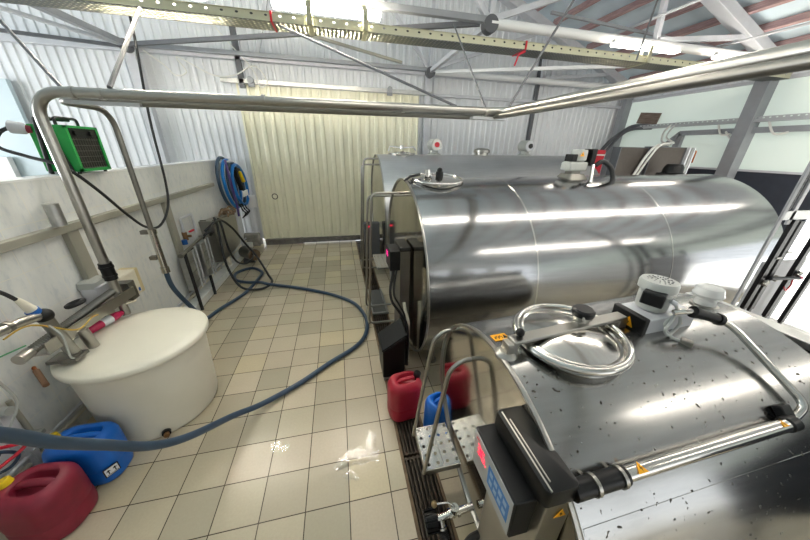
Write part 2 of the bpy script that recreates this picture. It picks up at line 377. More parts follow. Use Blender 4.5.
o = thing('wall_socket_box', 'white box on the gable wall between hose coil and sliding door', 'socket box', (-2.04, 7.55, 1.0))
ob('housing', G().box(-2.14, -1.96, 7.44, 7.50, .95, 1.24), 'white', o, bevel=.01); ob('cover', G().box(-2.12, -1.98, 7.425, 7.44, .98, 1.21), 'white', o)
o = ob('broken_plaster_block', G().obox((-2.2, 7.42, .16), (.36, .16, .32)), 'concrete', bevel=.03); tag(o, 'pale crumbling block on the floor in the far left corner', 'block')

# wall rail and posts on the tiled partition
t = thing('bracing_rail', 'beige steel rail with braces running along the tiled wall', 'rail', (XL + .04, 4.2, 0))
ob('rail', G().box(XL, XL + .07, -3, 6.15, 1.60, 1.665), 'beige', t, bevel=.006)
for y in (2.98, 4.5): ob('brace', G().box(XL, XL + .05, y - .06, y + .06, .12, 1.60), 'beige', t, bevel=.006)
ob('clamp', G().cyl((XL + .10, 2.83, 1.68), (XL + .10, 2.83, 1.86), .045), 'galv', t)

# roof timbers
for i, x in enumerate((7.72, 7.2, 6.7, 6.18, 5.66, 5.14, 4.62, 4.1, 3.58, 3.06, 2.54)):
    z = roofz(x) + .045
    nm = ('nearest the right eaves', 'second', 'third', 'fourth', 'fifth', 'sixth', 'seventh', 'eighth', 'ninth', 'tenth', 'eleventh')[i] + ('' if i == 0 else ' up from the right eaves')
    tag(ob('roof_purlin', G().obox((x, .8, z - .05), (.06, 13, .12), (0, math.atan(.37), 0)), 'purlin'), 'reddish timber purlin under the blue roof sheets, ' + nm, 'purlin', 'timber purlins under the roof')

# steel roof trusses
def truss(y, label, gr, cols):
    t = thing('roof_truss', label, 'roof truss', (2.2, y, 3.95), gr); k = cols
    ob('bottom_chord', G().cyl((2.2, y, 3.95), (8.0, y, 3.95), .062), 'white', t)
    ob('bottom_chord', G().bar((-3.6, y, 3.98), (2.2, y, 3.98), .08, .07), 'greyp', t)
    ob('top_chord', G().bar((2.2, y, roofz(2.2) - .16), (8.0, y, roofz(8.0) - .16), .20, .16), k, t, bevel=.01)
    ob('top_chord', G().bar((-3.6, y, roofz(-3.6) - .16), (2.2, y, roofz(2.2) - .16), .20, .16), k, t, bevel=.01)
    for x0, z0, x1 in ((2.25, 4.0, 5.0), (5.1, 4.0, 5.0), (5.1, 4.0, 7.0), (2.2, 4.0, 2.2), (2.15, 4.0, -.4), (-1.4, 4.0, -.4)):
        ob('web_bar', G().bar((x0, y, z0), (x1, y, roofz(x1) - .2), .07, .07), k, t)
    ob('node_plate', G().cyl((2.2, y - .06, 3.93), (2.2, y + .06, 3.93), .105, n=20), 'dgrey', t)
    ob('node_plate', G().cyl((-3.62, y - .06, 3.95), (-3.62, y + .06, 3.95), .10, n=20), 'dgrey', t)
truss(4.55, 'grey steel roof truss above the perforated cable tray', 'steel roof trusses', 'lgrey')
truss(7.3, 'grey steel roof truss standing against the gable wall', 'steel roof trusses', 'lgrey')
def bracer(a, b, w, m, label):
    tag(ob('roof_brace', G().bar(a, b, w, w), m), label, 'roof brace', 'steel braces between the trusses')
bracer((-3.55, 7.2, 3.95), (2.1, 4.65, 3.97), .06, 'dgrey', 'dark brace rising from the left gable node behind the lit lamp')
bracer((2.2, 7.2, 3.95), (2.2, 4.65, 3.95), .07, 'lgrey', 'pale brace joining the two middle truss nodes')
bracer((2.3, 7.2, 3.93), (7.9, 4.65, 3.95), .06, 'white', 'white brace running from the middle gable node toward the right eaves')
bracer((-3.62, 7.2, 3.97), (-3.8, 4.65, 3.97), .09, 'greyp', 'thick grey brace running from the left gable node toward the camera')
bracer((-3.66, 7.2, 3.95), (-4.9, 4.65, 3.95), .05, 'lgrey', 'thin pale brace fanning out from the left gable node')
bracer((-3.7, 7.25, 3.93), (-6.6, 6.6, 3.93), .05, 'dgrey', 'thin dark brace leaving the left gable node almost level to the left')
bracer((-1.9, 7.2, 4.62), (1.5, 7.1, 4.02), .05, 'beige', 'sloping beige brace in front of the gable behind the stainless pipe')

# ------------------------------------------------------------------ cooling tanks
class Frame:
    """tank frame: u along the axis, ang from the top toward +y"""
    def __init__(s, yaw, tilt, y0, z0, r, flat):
        s.a = V((math.cos(yaw) * math.cos(tilt), math.sin(yaw) * math.cos(tilt), math.sin(tilt)))
        s.h = V((-math.sin(yaw), math.cos(yaw), 0)); s.v = s.a.cross(s.h); s.o = V((0, y0, z0)); s.r = r; s.flat = flat
    def p(s, u, deg, dr=0):
        t = math.radians(deg); c = math.cos(t); r = s.r + dr
        return s.o + s.a * u + s.h * (r * math.sin(t)) + s.v * (r * c * (s.flat if c < 0 else 1))
    def n(s, deg): t = math.radians(deg); return s.h * math.sin(t) + s.v * math.cos(t)
    def q(s, u, y, dz=0):
        """point at axis position u, world-ish lateral offset y from the axis, dz above the shell"""
        return s.o + s.a * u + s.h * y + s.v * (math.sqrt(max(s.r ** 2 - y ** 2, 0)) + dz)
    def mat(s, deg=0):
        n = s.n(deg); b = n.cross(s.a); m = Matrix((s.a, b, n)).transposed(); return m

def ring(F, u, dr, n=96): return [F.p(u, 360 * k / n, dr) for k in range(n)]

def tank(label, F, u0, u1, base, steel, seams, weldline=None):
    T = thing('milk_cooling_tank', label, 'milk tank', base, 'stainless milk cooling tanks')
    ob('shell', G().loft([ring(F, u0 + .01, 0), ring(F, u0 + .3, 0), ring(F, (u0 + u1) / 2, 0), ring(F, u1 - .02, 0), ring(F, u1, -.02)], False, True), steel, T, ang=25)
    ob('end_panel', G().loft([ring(F, u0 + .012, -.012), ring(F, u0 + .012, -.5 * F.r)], False, True), 'endm', T, ang=60)
    rim = G().loft([ring(F, u0 + .016, -.014), ring(F, u0 - .003, -.012), ring(F, u0 - .004, .002), ring(F, u0 + .008, .003), ring(F, u0 + .016, 0)], False, False)
    ob('rim', rim, 'satin', T, ang=25)
    for u in seams: ob('weld_seam', G().loft([ring(F, u - .010, -.002), ring(F, u - .007, .0025), ring(F, u + .007, .0025), ring(F, u + .012, -.002)], False, False), 'pol', T, ang=25)
    if weldline:
        for d, w in weldline: ob('weld_seam', G().loft([[F.p(u, d - w, -.002), F.p(u, d - w * .8, .0012), F.p(u, d + w * .8, .0012), F.p(u, d + w, -.002)] for u in (u0 + .02, u1 - .025)]), steel, T)
    for u in (u0 + .25, u1 - .25):
        for d in (150, 210):
            p = F.p(u, d, -.03); ob('foot', G().cyl((p.x, p.y, 0), (p.x, p.y, p.z), .035).cyl((p.x, p.y, 0), (p.x, p.y, .02), .06), 'dull', T)
    return T

F1 = Frame(0, .055, .872, .79, .687, 1.0)
F2 = Frame(.002, .014, 3.024, .98, 1.044, .86)
F3 = Frame(0, .010, 5.45, 1.20, 1.02, 1.0)
T1 = tank('small spotted steel milk tank in the foreground with control box and round hatch', F1, .665, 2.054, (.67, .872, 0), 'steel1', [], [(-52, 1.0)])
T2 = tank('large bright steel milk tank in the middle, motor on its top', F2, .68, 5.02, (.68, 3.03, 0), 'steel', [1.745, 3.34])
T3 = tank('steel milk tank farthest back, nearest the corrugated sliding door', F3, .70, 4.93, (.7, 5.45, 0), 'steel3', [])

def hatch(T, c, F, R, deg, lift, dome=.035, t=.019):
    """collar, shallow domed lid and edge ring set on the tank around the point c"""
    m = F.mat(deg); n = m.col[2]; ax = m.col[0]; ay = m.col[1]
    c = V(c)
    h = ob('hatch', G().lathe([(R * .93, -.16), (R * .93, lift - .03), (R * .99, lift - .025), (R, lift), (R * .9, lift + .004), (R * .86, lift), (R * .6, lift + dome * .55), (R * .3, lift + dome * .9), (.001, lift + dome)], c, n, 56), 'pol', T, ang=25)
    pts = [c + n * lift + (ax * math.cos(2 * PI * k / 64) + ay * math.sin(2 * PI * k / 64)) * R for k in range(64)]
    ob('hatch_ring', G().tube(pts, t, 12, True), 'pol', h)
    return h, m

# --- hatch of the near tank
hc = V((.985, .868, 1.527))
H1, m1 = hatch(T1, hc, F1, .228, -2, .03, .03, .017)
n1 = m1.col[2]
b0, b1 = V((.672, .850, 1.578)), V((1.30, .896, 1.60))
ob('clamp_bar', G().bar(b0, b1, .055, .018).obox(b0 + V((.0, 0, -.04)), (.05, .05, .075)).obox(b1 + V((-.01, 0, -.04)), (.05, .05, .07)).lathe([(.045, -.02), (.05, 0), (.03, .015), (.001, .015)], b0 + V((-.01, -.0, -.065)), (0, 0, 1), 16), 'satin', H1, bevel=.004)
ob('knob', G().sph(b0 + V((.045, .01, .03)), .019), 'black', H1, label='black ball knob')
kc = V((1.065, .900, 1.60))
ob('filler_neck', G().lathe([(.03, -.02), (.034, .02), (.045, .025), (.045, .035), (.001, .035)], kc, n1, 24).tube([kc + V((-.05, -.035, .01)), kc + V((-.03, -.045, .02)), kc + V((-.03, -.03, .05))], .006), 'satin', H1)
ob('cap', G().lathe([(.001, .03), (.044, .03), (.048, .04), (.048, .058), (.040, .066), (.001, .066)], kc, n1, 28), 'black', H1)
# --- agitator of the near tank
ac = V((1.485, .885, 1.588))
A1 = ob('agitator_housing', G().obox(ac, (.28, .16, .085), (0, -.055, 0)), 'lgrey', T1, bevel=.006)
ob('end_cover', G().obox(ac + V((-.150, 0, -.006)), (.03, .165, .095), (0, -.055, 0)), 'black', A1, bevel=.006)
def tri(c, ex, ey, s, m, parent, nm='warning_sign'):
    c, ex, ey = V(c), V(ex).normalized(), V(ey).normalized(); nz = ex.cross(ey)
    o = ob(nm, G().prism([c - ex * s * .58 - ey * s * .4, c + ex * s * .58 - ey * s * .4, c + ey * s * .6], nz * .0016), m, parent, label='yellow warning triangle')
    k = s * .13; q = c + nz * .0018
    ob('symbol', G().prism([q + ey * s * .3 - ex * k * .4, q - ey * s * .02 - ex * k * .9, q - ey * s * .02 + ex * k * .1, q - ey * s * .3, q + ey * s * .06 + ex * k, q + ey * s * .06], nz * .0006), 'ink', o)
tri(ac + V((-.1665, -.01, -.008)), (0, -1, .0), (.055, 0, 1), .048, 'orange', A1)
tri(ac + V((.06, -.0785, 0)), (1, 0, .055), (0, 0, 1), .026, 'orange', A1)
mb = ac + V((-.03, .01, .04))
Mo = ob('motor', G().lathe([(.05, 0), (.062, .008), (.064, .04), (.064, .085), (.058, .09), (.058, .105), (.076, .108), (.076, .14), (.071, .152), (.001, .152)], mb, (-.055, 0, 1), 36), 'cast', A1, ang=30)
vg = G(); vc0 = mb + V((-.055 * .152, 0, .1525))
for r_ in (.016, .032, .046):
    for k in range(int(r_ * 340)): a = 2 * PI * k / int(r_ * 340); vg.obox(vc0 + V((r_ * math.cos(a), r_ * math.sin(a), .055 * r_ * math.cos(a))), (.008, .004, .003), (0, 0, a))
ob('fan_grille', vg, 'dgrey', Mo)
ob('junction_box', G().obox(mb + V((-.075, -.045, .085)), (.05, .085, .065), (0, -.055, .45)), 'black', Mo, bevel=.007)
ob('cable_gland', G().cyl(mb + V((-.01, -.075, .08)), mb + V((.005, -.09, .07)), .011), 'lgrey', Mo)
ob('motor_cable', G().tube(smooth([mb + V(p) for p in ((.003, -.088, .07), (.01, -.10, .04), (-.04, -.125, -.005), (-.062, -.13, -.035), (-.04, -.135, -.06), (.01, -.12, -.06), (.05, -.11, -.03), (.042, -.10, .01), (-.005, -.105, .015), (-.045, -.11, -.02), (-.02, -.14, -.07), (.02, -.17, -.08))], 6), .0065, 8), 'cast', Mo)
ob('cable_socket', G().obox(mb + V((.025, -.175, -.082)), (.035, .045, .03), (0, 0, .5)), 'dull', A1, bevel=.006)
ob('mounting_plate', G().obox(ac + V((.0, -.02, -.048)), (.30, .23, .006), (.06, -.055, 0)), 'dull', A1)
# --- vent, pressure pipe arm and tube of the near tank
pv = F1.q(1.94, .06, -.01)
vt = ob('vent_dome', G().lathe([(r_ * .74, h_ * .92) for r_, h_ in ((.065, 0), (.06, .04), (.05, .05), (.05, .06), (.082, .066), (.088, .078), (.080, .092), (.08, .10), (.074, .118), (.05, .130), (.001, .134))], pv, F1.n(2), 40), 'clear', T1, ang=30)
ob('collar', G().lathe([(.06, 0), (.06, .012), (.042, .014), (.042, .02)], pv, F1.n(2), 36), 'satin', vt)
arm = ob('wash_pipe', G().tube(bend([(1.44, .79, 1.665), (1.49, .765, 1.685), (1.655, .70, 1.64), (1.70, .42, 1.445), (1.64, .408, 1.405), (1.60, .408, 1.402)], .06), .014, 12), 'pol', T1, ang=50)
ob('coupling', G().cyl((1.505, .758, 1.681), (1.61, .718, 1.653), .022).cyl((1.50, .76, 1.682), (1.515, .755, 1.678), .027).cyl((1.60, .722, 1.656), (1.615, .716, 1.652), .027), 'black', arm)
tb0, tb1 = F1.p(.87, -42, .028), F1.p(1.62, -42, .028)
wt = ob('wash_tube', G().cyl(tb0, tb1, .023), 'pol', T1)
ob('tube_bracket', G().cyl(tb1 - F1.a * .03, tb1 + F1.a * .015, .028).obox(tb1 + V((.02, .02, .0)), (.05, .09, .03), (.8, 0, 0)), 'black', wt, bevel=.004)
ob('rubber_sleeve', G().cyl(F1.p(.67, -42, .03), F1.p(.865, -42, .028), .030), 'black', wt)
for u_ in (.74, .838): ob('hose_clip', G().cyl(F1.p(u_, -42, .03), F1.p(u_ + .012, -42, .03), .034), 'satin', wt)
ty = V((0, -.45, .85))
tri(F1.p(.915, -42, .028) + V((0, -.006, .0235)), F1.a, (0, .9, .3), .032, 'orange', wt)
tri(F1.p(1.555, -42, .028) + V((0, -.006, .0235)), F1.a, (0, .9, .3), .022, 'orange', wt)
# yellow notice on the shell
sc = F1.p(.735, 7.5, .0015); ms = F1.mat(7.5)
st = ob('notice', G().obox(sc, (.075, .052, .002), mat=ms), 'orange', T1, label='small yellow notice with black signs')
gg = G()
for k in range(7): gg.obox(sc + ms.col[0] * (-.027 + .0058 * k) + ms.col[1] * (.006 * ((k % 3) - 1)) + ms.col[2] * .0014, (.004, .016 - .003 * (k % 3), .0008), mat=ms)
gg.prism([sc + ms.col[0] * a + ms.col[1] * b + ms.col[2] * .001 for a, b in ((.012, -.016), (.034, -.014), (.022, .016))], ms.col[2] * .0008)
ob('signs', gg, 'ink', st)
# --- control cabinet on the near tank
CB = ob('control_cabinet', G().box(.555, .655, .385, .66, .34, 1.335), 'satin', T1, bevel=.005)
ob('cabinet_lid', G().loft([rrect(.596, .532, .060, .150, .02, z) for z in (1.325, 1.335)] + [rrect(.596, .532, .062, .153, .02, z) for z in (1.335, 1.385)] + [rrect(.596, .532, .058, .149, .02, 1.397), rrect(.596, .532, .048, .140, .02, 1.402)]), 'bcover', CB, ang=30)
ob('trim_strip', G().box(.549, .554, .385, .665, 1.3965, 1.4035).box(.562, .566, .41, .63, 1.400, 1.405), 'satin', CB)
tri((.615, .3832, 1.27), (1, 0, 0), (0, 0, 1), .04, 'orange', CB)
DB = ob('display_box', G().prism([(.474, .42, 1.30), (.474, .70, 1.30), (.484, .70, 1.10), (.484, .42, 1.10)], (.095, 0, 0)).box(.555, .575, .43, .69, 1.12, 1.29), 'char', CB, bevel=.006)
def on_panel(y0, y1, z0, z1, e=.002):  # flat piece standing on the slanting front of the display box
    fx = lambda z: .474 + (1.30 - z) * .05 - .0005
    return [(fx(z) - e, y, z) for y, z in ((y0, z0), (y1, z0), (y1, z1), (y0, z1))]
ob('front_panel', G().prism(on_panel(.427, .693, 1.107, 1.293, .001), (-.002, 0, 0)), 'panel', DB)
def seg(g, y, z, w, h, on, t=.0045):
    S = dict(a=(0, h, 1), g=(0, h / 2, 1), d=(0, 0, 1), f=(-w, h * .75, 0), b=(w, h * .75, 0), e=(-w, h * .25, 0), c=(w, h * .25, 0))
    for k in on:
        dy, dz, hor = S[k]
        if hor: g.prism(on_panel(y - w * .38, y + w * .38, z + dz - t / 2, z + dz + t / 2, .0035), (-.001, 0, 0))
        else: g.prism(on_panel(y - dy * .5 - t / 2, y - dy * .5 + t / 2, z + dz - h * .2, z + dz + h * .2, .0035), (-.001, 0, 0))
ld = G(); seg(ld, .652, 1.205, .024, .048, 'abgcd'); seg(ld, .618, 1.205, .024, .048, 'afgecd'); ld.prism(on_panel(.594, .600, 1.203, 1.209, .0035), (-.001, 0, 0))
ob('digits', ld, 'led', DB, label='glowing red digits')
ob('indicator', G().prism(on_panel(.655, .675, 1.268, 1.276, .0035), (-.001, 0, 0)), 'ledd', DB)
kp = ob('keypad', G().prism(on_panel(.44, .575, 1.155, 1.255, .0032), (-.0008, 0, 0)), 'keyblue', DB)
kg = G()
for r_ in range(2):
    for k in range(4): kg.prism(on_panel(.452 + k * .03, .472 + k * .03, 1.172 + r_ * .044, 1.196 + r_ * .044, .0042), (-.0006, 0, 0))
ob('keys', kg, 'keylt', kp)
# --- outlet valve under the control box
vz = .235; OV = ob('outlet_pipe', G().cyl((.69, .905, vz + .02), (.44, .905, vz - .02), .022).cyl((.60, .905, vz + .007), (.585, .905, vz + .005), .031).cyl((.545, .905, vz), (.53, .905, vz - .002), .031), 'pol', T1)
ob('valve_handle', G().tube([(.565, .905, vz + .03), (.56, .91, vz + .065), (.53, .93, vz + .075), (.455, .945, vz + .06)], .006), 'pol', OV)
ob('handle_grip', G().sph((.445, .948, vz + .058), .019, 12, 1.3), 'brass', OV)
ob('valve_body', G().cyl((.565, .905, vz - .02), (.565, .905, vz + .05), .02).cyl((.565, .905, vz + .05), (.565, .905, vz + .06), .026), 'pol', OV)
cap = G().cyl((.455, .905, vz - .02), (.375, .905, vz - .03), .056, n=30)
for k in range(14): a = 2 * PI * k / 14; cap.obox((.415, .905 + .056 * math.cos(a), vz - .025 + .056 * math.sin(a)), (.075, .014, .012), (a + PI / 2, 0, 0))
ob('end_cap', cap, 'black', OV)
ob('drain_branch', G().cyl((.475, .905, vz - .01), (.48, .86, vz - .06), .02).cyl((.478, .872, vz - .045), (.4785, .866, vz - .052), .026), 'pol', OV)
hs = G(); pts = smooth([(.48, .86, vz - .06), (.487, .80, vz - .11), (.492, .70, vz - .17), (.495, .55, vz - .205), (.50, .3, vz - .205)], 16)
ob('drain_hose', hs.tube(pts, [.026 + .004 * (k % 2) for k in range(len(pts))], 14), 'blackm', OV, ang=80)
ob('supply_hose', G().tube(smooth([(.575, .64, .60), (.53, .66, .52), (.515, .67, .40), (.52, .65, .2), (.53, .60, .03)], 8), .018, 10), 'blackm', T1)
# --- step and handrails of the near tank
S1 = ob('step', G().box(.435, .6765, 1.10, 1.405, .375, .379), 'step', T1)
ob('step_frame', G().box(.430, .436, 1.097, 1.408, .34, .380).box(.430, .6765, 1.094, 1.10, .34, .380).box(.430, .6765, 1.405, 1.411, .34, .380).box(.56, .563, 1.1, 1.405, .3795, .3805), 'satin', S1)
for y in (1.115, 1.395):
    r_ = ob('handrail', G().tube(bend([(.425, y, .33), (.49, y, .90), (.53, y, 1.20), (.60, y, 1.255), (.672, y, 1.257)], .12, 8), .013, 12), 'satin', S1, ang=50)
    ob('flange', G().cyl((.665, y, 1.257), (.676, y, 1.257), .022), 'satin', r_)

# --- far fittings: middle tank
hatch(T2, F2.q(1.02, -.10), F2, .27, -6, .012, .018, .012)
hh = F2.q(1.0, -.10, .0)
ob('hatch_handle', G().tube([hh + V((-.33, -.02, -.01)), hh + V((-.27, -.02, .035)), hh + V((-.16, 0, .05))], .014), 'black', T2)
ob('hatch_knob', G().sph(hh + V((.05, 0, .09)), .03).cyl(hh + V((.05, 0, .02)), hh + V((.05, 0, .08)), .04), 'black', T2)
ob('hatch_spindle', G().cyl(hh + V((-.08, 0, .03)), hh + V((-.08, 0, .10)), .03).cyl(hh + V((-.08, 0, .05)), hh + V((-.08, 0, .06)), .05), 'pol', T2)
mp = F2.q(2.70, -.08, -.02)
A2 = ob('agitator_housing', G().loft([rrect(mp.x, mp.y, .15, .15, .03, mp.z - .03), rrect(mp.x, mp.y, .10, .09, .03, mp.z + .06)]).box(mp.x - .06, mp.x + .06, mp.y - .05, mp.y + .05, mp.z + .06, mp.z + .09), 'dull', T2)
ob('gearbox', G().box(mp.x - .12, mp.x + .12, mp.y - .08, mp.y + .08, mp.z + .09, mp.z + .19), 'cast', A2, bevel=.02)
ob('motor', G().lathe([(.065, 0), (.085, .02), (.085, .11), (.08, .13), (.001, .135)], (mp.x + .03, mp.y, mp.z + .19), (0, 0, 1), 28), 'cast', A2)
ob('terminal_box', G().box(mp.x - .11, mp.x - .04, mp.y - .07, mp.y + .05, mp.z + .195, mp.z + .27), 'black', A2, bevel=.008)
ob('control_box', G().box(mp.x + .13, mp.x + .19, mp.y - .09, mp.y + .05, mp.z + .15, mp.z + .33), 'black', A2, bevel=.008)
tri((mp.x + .0, mp.y - .084, mp.z + .27), (1, 0, 0), (0, 0, 1), .05, 'orange', A2)
ob('drain_loop', G().tube(smooth([mp + V((.20, -.10, .16)), mp + V((.27, -.12, .20)), mp + V((.36, -.16, .13)), mp + V((.38, -.20, .02)), mp + V((.33, -.24, -.05))], 8), .026, 10), 'blackm', A2)
ob('strut', G().cyl(mp + V((.16, -.10, .16)), mp + V((.09, -.2, -.03)), .02), 'pol', A2)
C2 = ob('control_cabinet', G().box(.565, .67, 2.62, 2.92, .14, 1.37), 'dull', T2, bevel=.005)
ob('cabinet_lid', G().loft([rrect(.617, 2.77, .062, .162, .02, 1.365), rrect(.617, 2.77, .062, .162, .02, 1.395), rrect(.617, 2.77, .055, .155, .02, 1.405)]), 'bcover', C2)
D2 = ob('display_box', G().box(.455, .56, 2.60, 2.86, 1.165, 1.375), 'char', C2, bevel=.006)
ld = G()
for k in range(2):
    y = 2.80 - .05 * k
    for a, b, c_, d in ((-.014, .014, .044, .05), (-.014, .014, .02, .026), (-.014, .014, -.004, .002), (-.02, -.014, .002, .02), (.014, .02, .026, .044)): ld.box(.4535, .455, y + a, y + b, 1.28 + c_, 1.28 + d)
ob('digits', ld, 'ledp', D2, label='glowing pink digits')
ob('conduit', G().tube(bend([(.61, 2.60, .78), (.615, 2.56, .70), (.64, 2.50, .60), (.64, 2.50, .05)], .05), .018), 'ivory', C2)
ob('cable', G().tube(smooth([(.50, 2.62, 1.17), (.45, 2.55, 1.0), (.46, 2.52, .86), (.53, 2.5, .74), (.61, 2.47, .6), (.63, 2.46, .4), (.63, 2.46, .03)], 8), .014).tube(smooth([(.53, 2.62, 1.17), (.49, 2.56, 1.02), (.49, 2.54, .9), (.55, 2.52, .78), (.60, 2.47, .62), (.61, 2.47, .03)], 8), .010), 'blackm', C2)
def ladder(T, ys, zt, att_x, xt, xb, zb, F, tz=.91):
    L = None
    for i, y in enumerate(ys):
        d = y - F.o.y; 
        p = [(att_x, y, zt[i]), (xt, y, zt[i]), (xt - .02, y, zt[i] - .5), (xb, y, zb), (att_x - .02, y, zb)]
        if L is None: L = ob('ladder', G().tube(bend(p, .08, 6), .016, 10), 'satin', T, ang=50)
        else: ob('rail', G().tube(bend(p, .08, 6), .016, 10), 'satin', L, ang=50)
    ob('tread', G().box(xt + .05, att_x - .02, ys[0] - .02, ys[1] + .02, tz, tz + .02), 'step2', L)
    ob('cross_bar', G().cyl((xb, ys[0], zb), (xb, ys[1], zb), .016), 'satin', L)
    return L
ladder(T2, (3.28, 3.74), (1.85, 1.75), .69, .355, .285, .10, F2)
L3 = ladder(T3, (5.2, 5.66), (2.16, 2.04), .71, .445, .36, .12, F3)
hatch(T3, F3.q(1.18, 0), F3, .24, 0, .012, .05, .012)
h3 = F3.q(1.18, 0, .09); ob('hatch_handle', G().cyl(h3, h3 + V((0, 0, .06)), .03).tube([h3 + V((-.25, 0, -.04)), h3 + V((-.22, 0, .04)), h3 + V((0, 0, .02)), h3 + V((.22, 0, .04)), h3 + V((.27, 0, -.02))], .012), 'pol', T3)
C3 = ob('control_cabinet', G().box(.40, .68, 5.0, 5.16, .42, 1.07), 'dgrey', T3, bevel=.006)
ob('led_lamps', G().box(.47, .5, 4.995, 5.0, 1.0, 1.03), 'led', C3)
for x, kind in ((1.80, 0), (2.78, 1), (3.72, 2)):
    p = F3.q(x, 0, -.02)
    if kind == 1: ob('vent_dome', G().lathe([(.12, 0), (.12, .06), (.15, .065), (.15, .11), (.10, .14), (.001, .145)], p, (0, 0, 1), 28), 'satin', T3, ang=30)
    else:
        a = ob('agitator_motor', G().lathe([(.13, 0), (.13, .03), (.08, .05), (.08, .10)], p, (0, 0, 1), 24).cyl(p + V((0, -.14, .19)), p + V((0, .12, .19)), .105, n=28).box(p.x - .05, p.x + .05, p.y - .05, p.y + .05, p.z + .05, p.z + .12), 'cast', T3, ang=30)
        ob('fan_cover', G().cyl(p + V((0, -.155, .19)), p + V((0, -.14, .19)), .095, n=28), 'satin' if kind == 0 else 'lgrey', a)
        ob('hub', G().cyl(p + V((0, -.17, .19)), p + V((0, -.155, .19)), .045, n=20), 'redw' if kind == 0 else 'char', a)
# black sloping box standing by the middle tank
lb = thing('black_equipment_box', 'black box with sloping lid standing on the drain in front of the middle tank', 'equipment box', (.44, 2.45, 0))
ob('housing', G().prism([(.325, 2.28, .06), (.56, 2.28, .06), (.56, 2.28, .56), (.325, 2.28, .40)], (0, .30, 0)), 'black', lb, bevel=.012)
ob('lid', G().prism([(.315, 2.27, .405), (.57, 2.27, .575), (.57, 2.27, .60), (.315, 2.27, .43)], (0, .32, 0)), 'bcover', lb, bevel=.008)
ob('base_frame', G().box(.33, .56, 2.27, 2.275, .05, .07).box(.34, .36, 2.3, 2.55, 0, .06).box(.53, .55, 2.3, 2.55, 0, .06), 'galv', lb)

# ------------------------------------------------------------------ overhead pipes and tray
t = thing('stainless_pipeline', 'thick stainless pipe rising by the tiled wall and crossing overhead', 'pipeline', (-2.05, 2.84, 1.0))
PZ = 2.665
ob('pipe', G().tube(bend([(-2.085, 2.845, 1.30), (-2.085, 2.845, PZ - .02), (1.62, 2.845, PZ + .01), (1.62, -3.5, PZ - .03)], .20, 10), .035, 18), 'satin', t, ang=60)
ob('pipe', G().tube(bend([(-2.05, 3.55, 1.42), (-2.05, 3.55, 2.60), (-2.05, 2.93, 2.60), (1.545, 2.93, PZ - .035), (1.545, -3.5, PZ - .085)], .2, 8), .024, 14), 'dull', t, ang=60, label='thinner stainless pipe running alongside')
ob('sight_tube', G().cyl((-2.05, 3.55, .98), (-2.05, 3.55, 1.42), .033), 'pol', t)
ob('hose_fitting', G().cyl((-2.05, 3.55, .93), (-2.05, 3.55, 1.0), .042).cyl((-2.05, 3.55, 1.40), (-2.05, 3.55, 1.45), .042), 'pol', t)
ob('rubber_coupling', G().cyl((-2.085, 2.845, 1.17), (-2.085, 2.845, 1.33), .047).cyl((-2.085, 2.845, 1.20), (-2.085, 2.845, 1.215), .052).cyl((-2.085, 2.845, 1.285), (-2.085, 2.845, 1.30), .052), 'black', t)
ob('lower_pipe', G().cyl((-2.085, 2.845, .80), (-2.085, 2.845, 1.18), .034), 'satin', t)
for z in (1.10, 1.40): ob('bracket', G().box(-2.15, -2.08, 3.52, 3.58, z, z + .04), 'dull', t)
ob('clamp_rail', G().box(-1.92, -1.45, 2.86, 2.90, 2.575, 2.60), 'trayr', t)
ob('clamp_rail', G().box(1.30, 1.66, 2.82, 2.90, 2.60, 2.625), 'trayr', t)
for p in ((-1.83, 2.845, PZ - .02), (-1.66, 2.845, PZ - .02), (.62, 2.845, PZ), (1.43, 2.845, PZ), (-.55, 2.845, PZ)): ob('pipe_clip', G().cyl((p[0] - .012, p[1], p[2]), (p[0] + .012, p[1], p[2]), .040), 'satin', t)
ob('pipe_clip', G().cyl((1.62, 2.30, PZ), (1.62, 2.27, PZ), .040), 'satin', t)
def rod(a, b, m, label, r=.011):
    tag(ob('hanger_rod', G().cyl(a, b, r, n=8), m), label, 'hanger rod', 'hanger rods of the stainless pipe')
rod((-1.90, 2.86, 2.67), (-2.98, 3.82, 3.64), 'dgrey', 'steel hanger rod rising from the left bend of the pipe toward the left edge', .013)
rod((-1.60, 2.85, 2.69), (-1.90, 4.30, 3.62), 'dgrey', 'grey hanger rod between left end of the stainless pipe and the tray', .016)
rod((1.13, 2.85, 2.70), (-.55, 4.30, 3.60), 'dgrey', 'long slanting dark rod from the tray down to the pipe near its corner', .012)
rod((1.43, 2.85, 2.70), (1.62, 4.42, 3.85), 'dgrey', 'thin steel rod left of the pipe corner, crossing behind the tray', .009)
rod((1.64, 2.80, 2.70), (2.36, 2.85, 3.92), 'dgrey', 'steel rod rising right from the pipe corner past the red tie', .011)
rod((4.41, 4.15, 3.60), (4.38, 4.0, 4.9), 'dgrey', 'steel rod holding the tray between two lit lamps in front of the roof', .012)

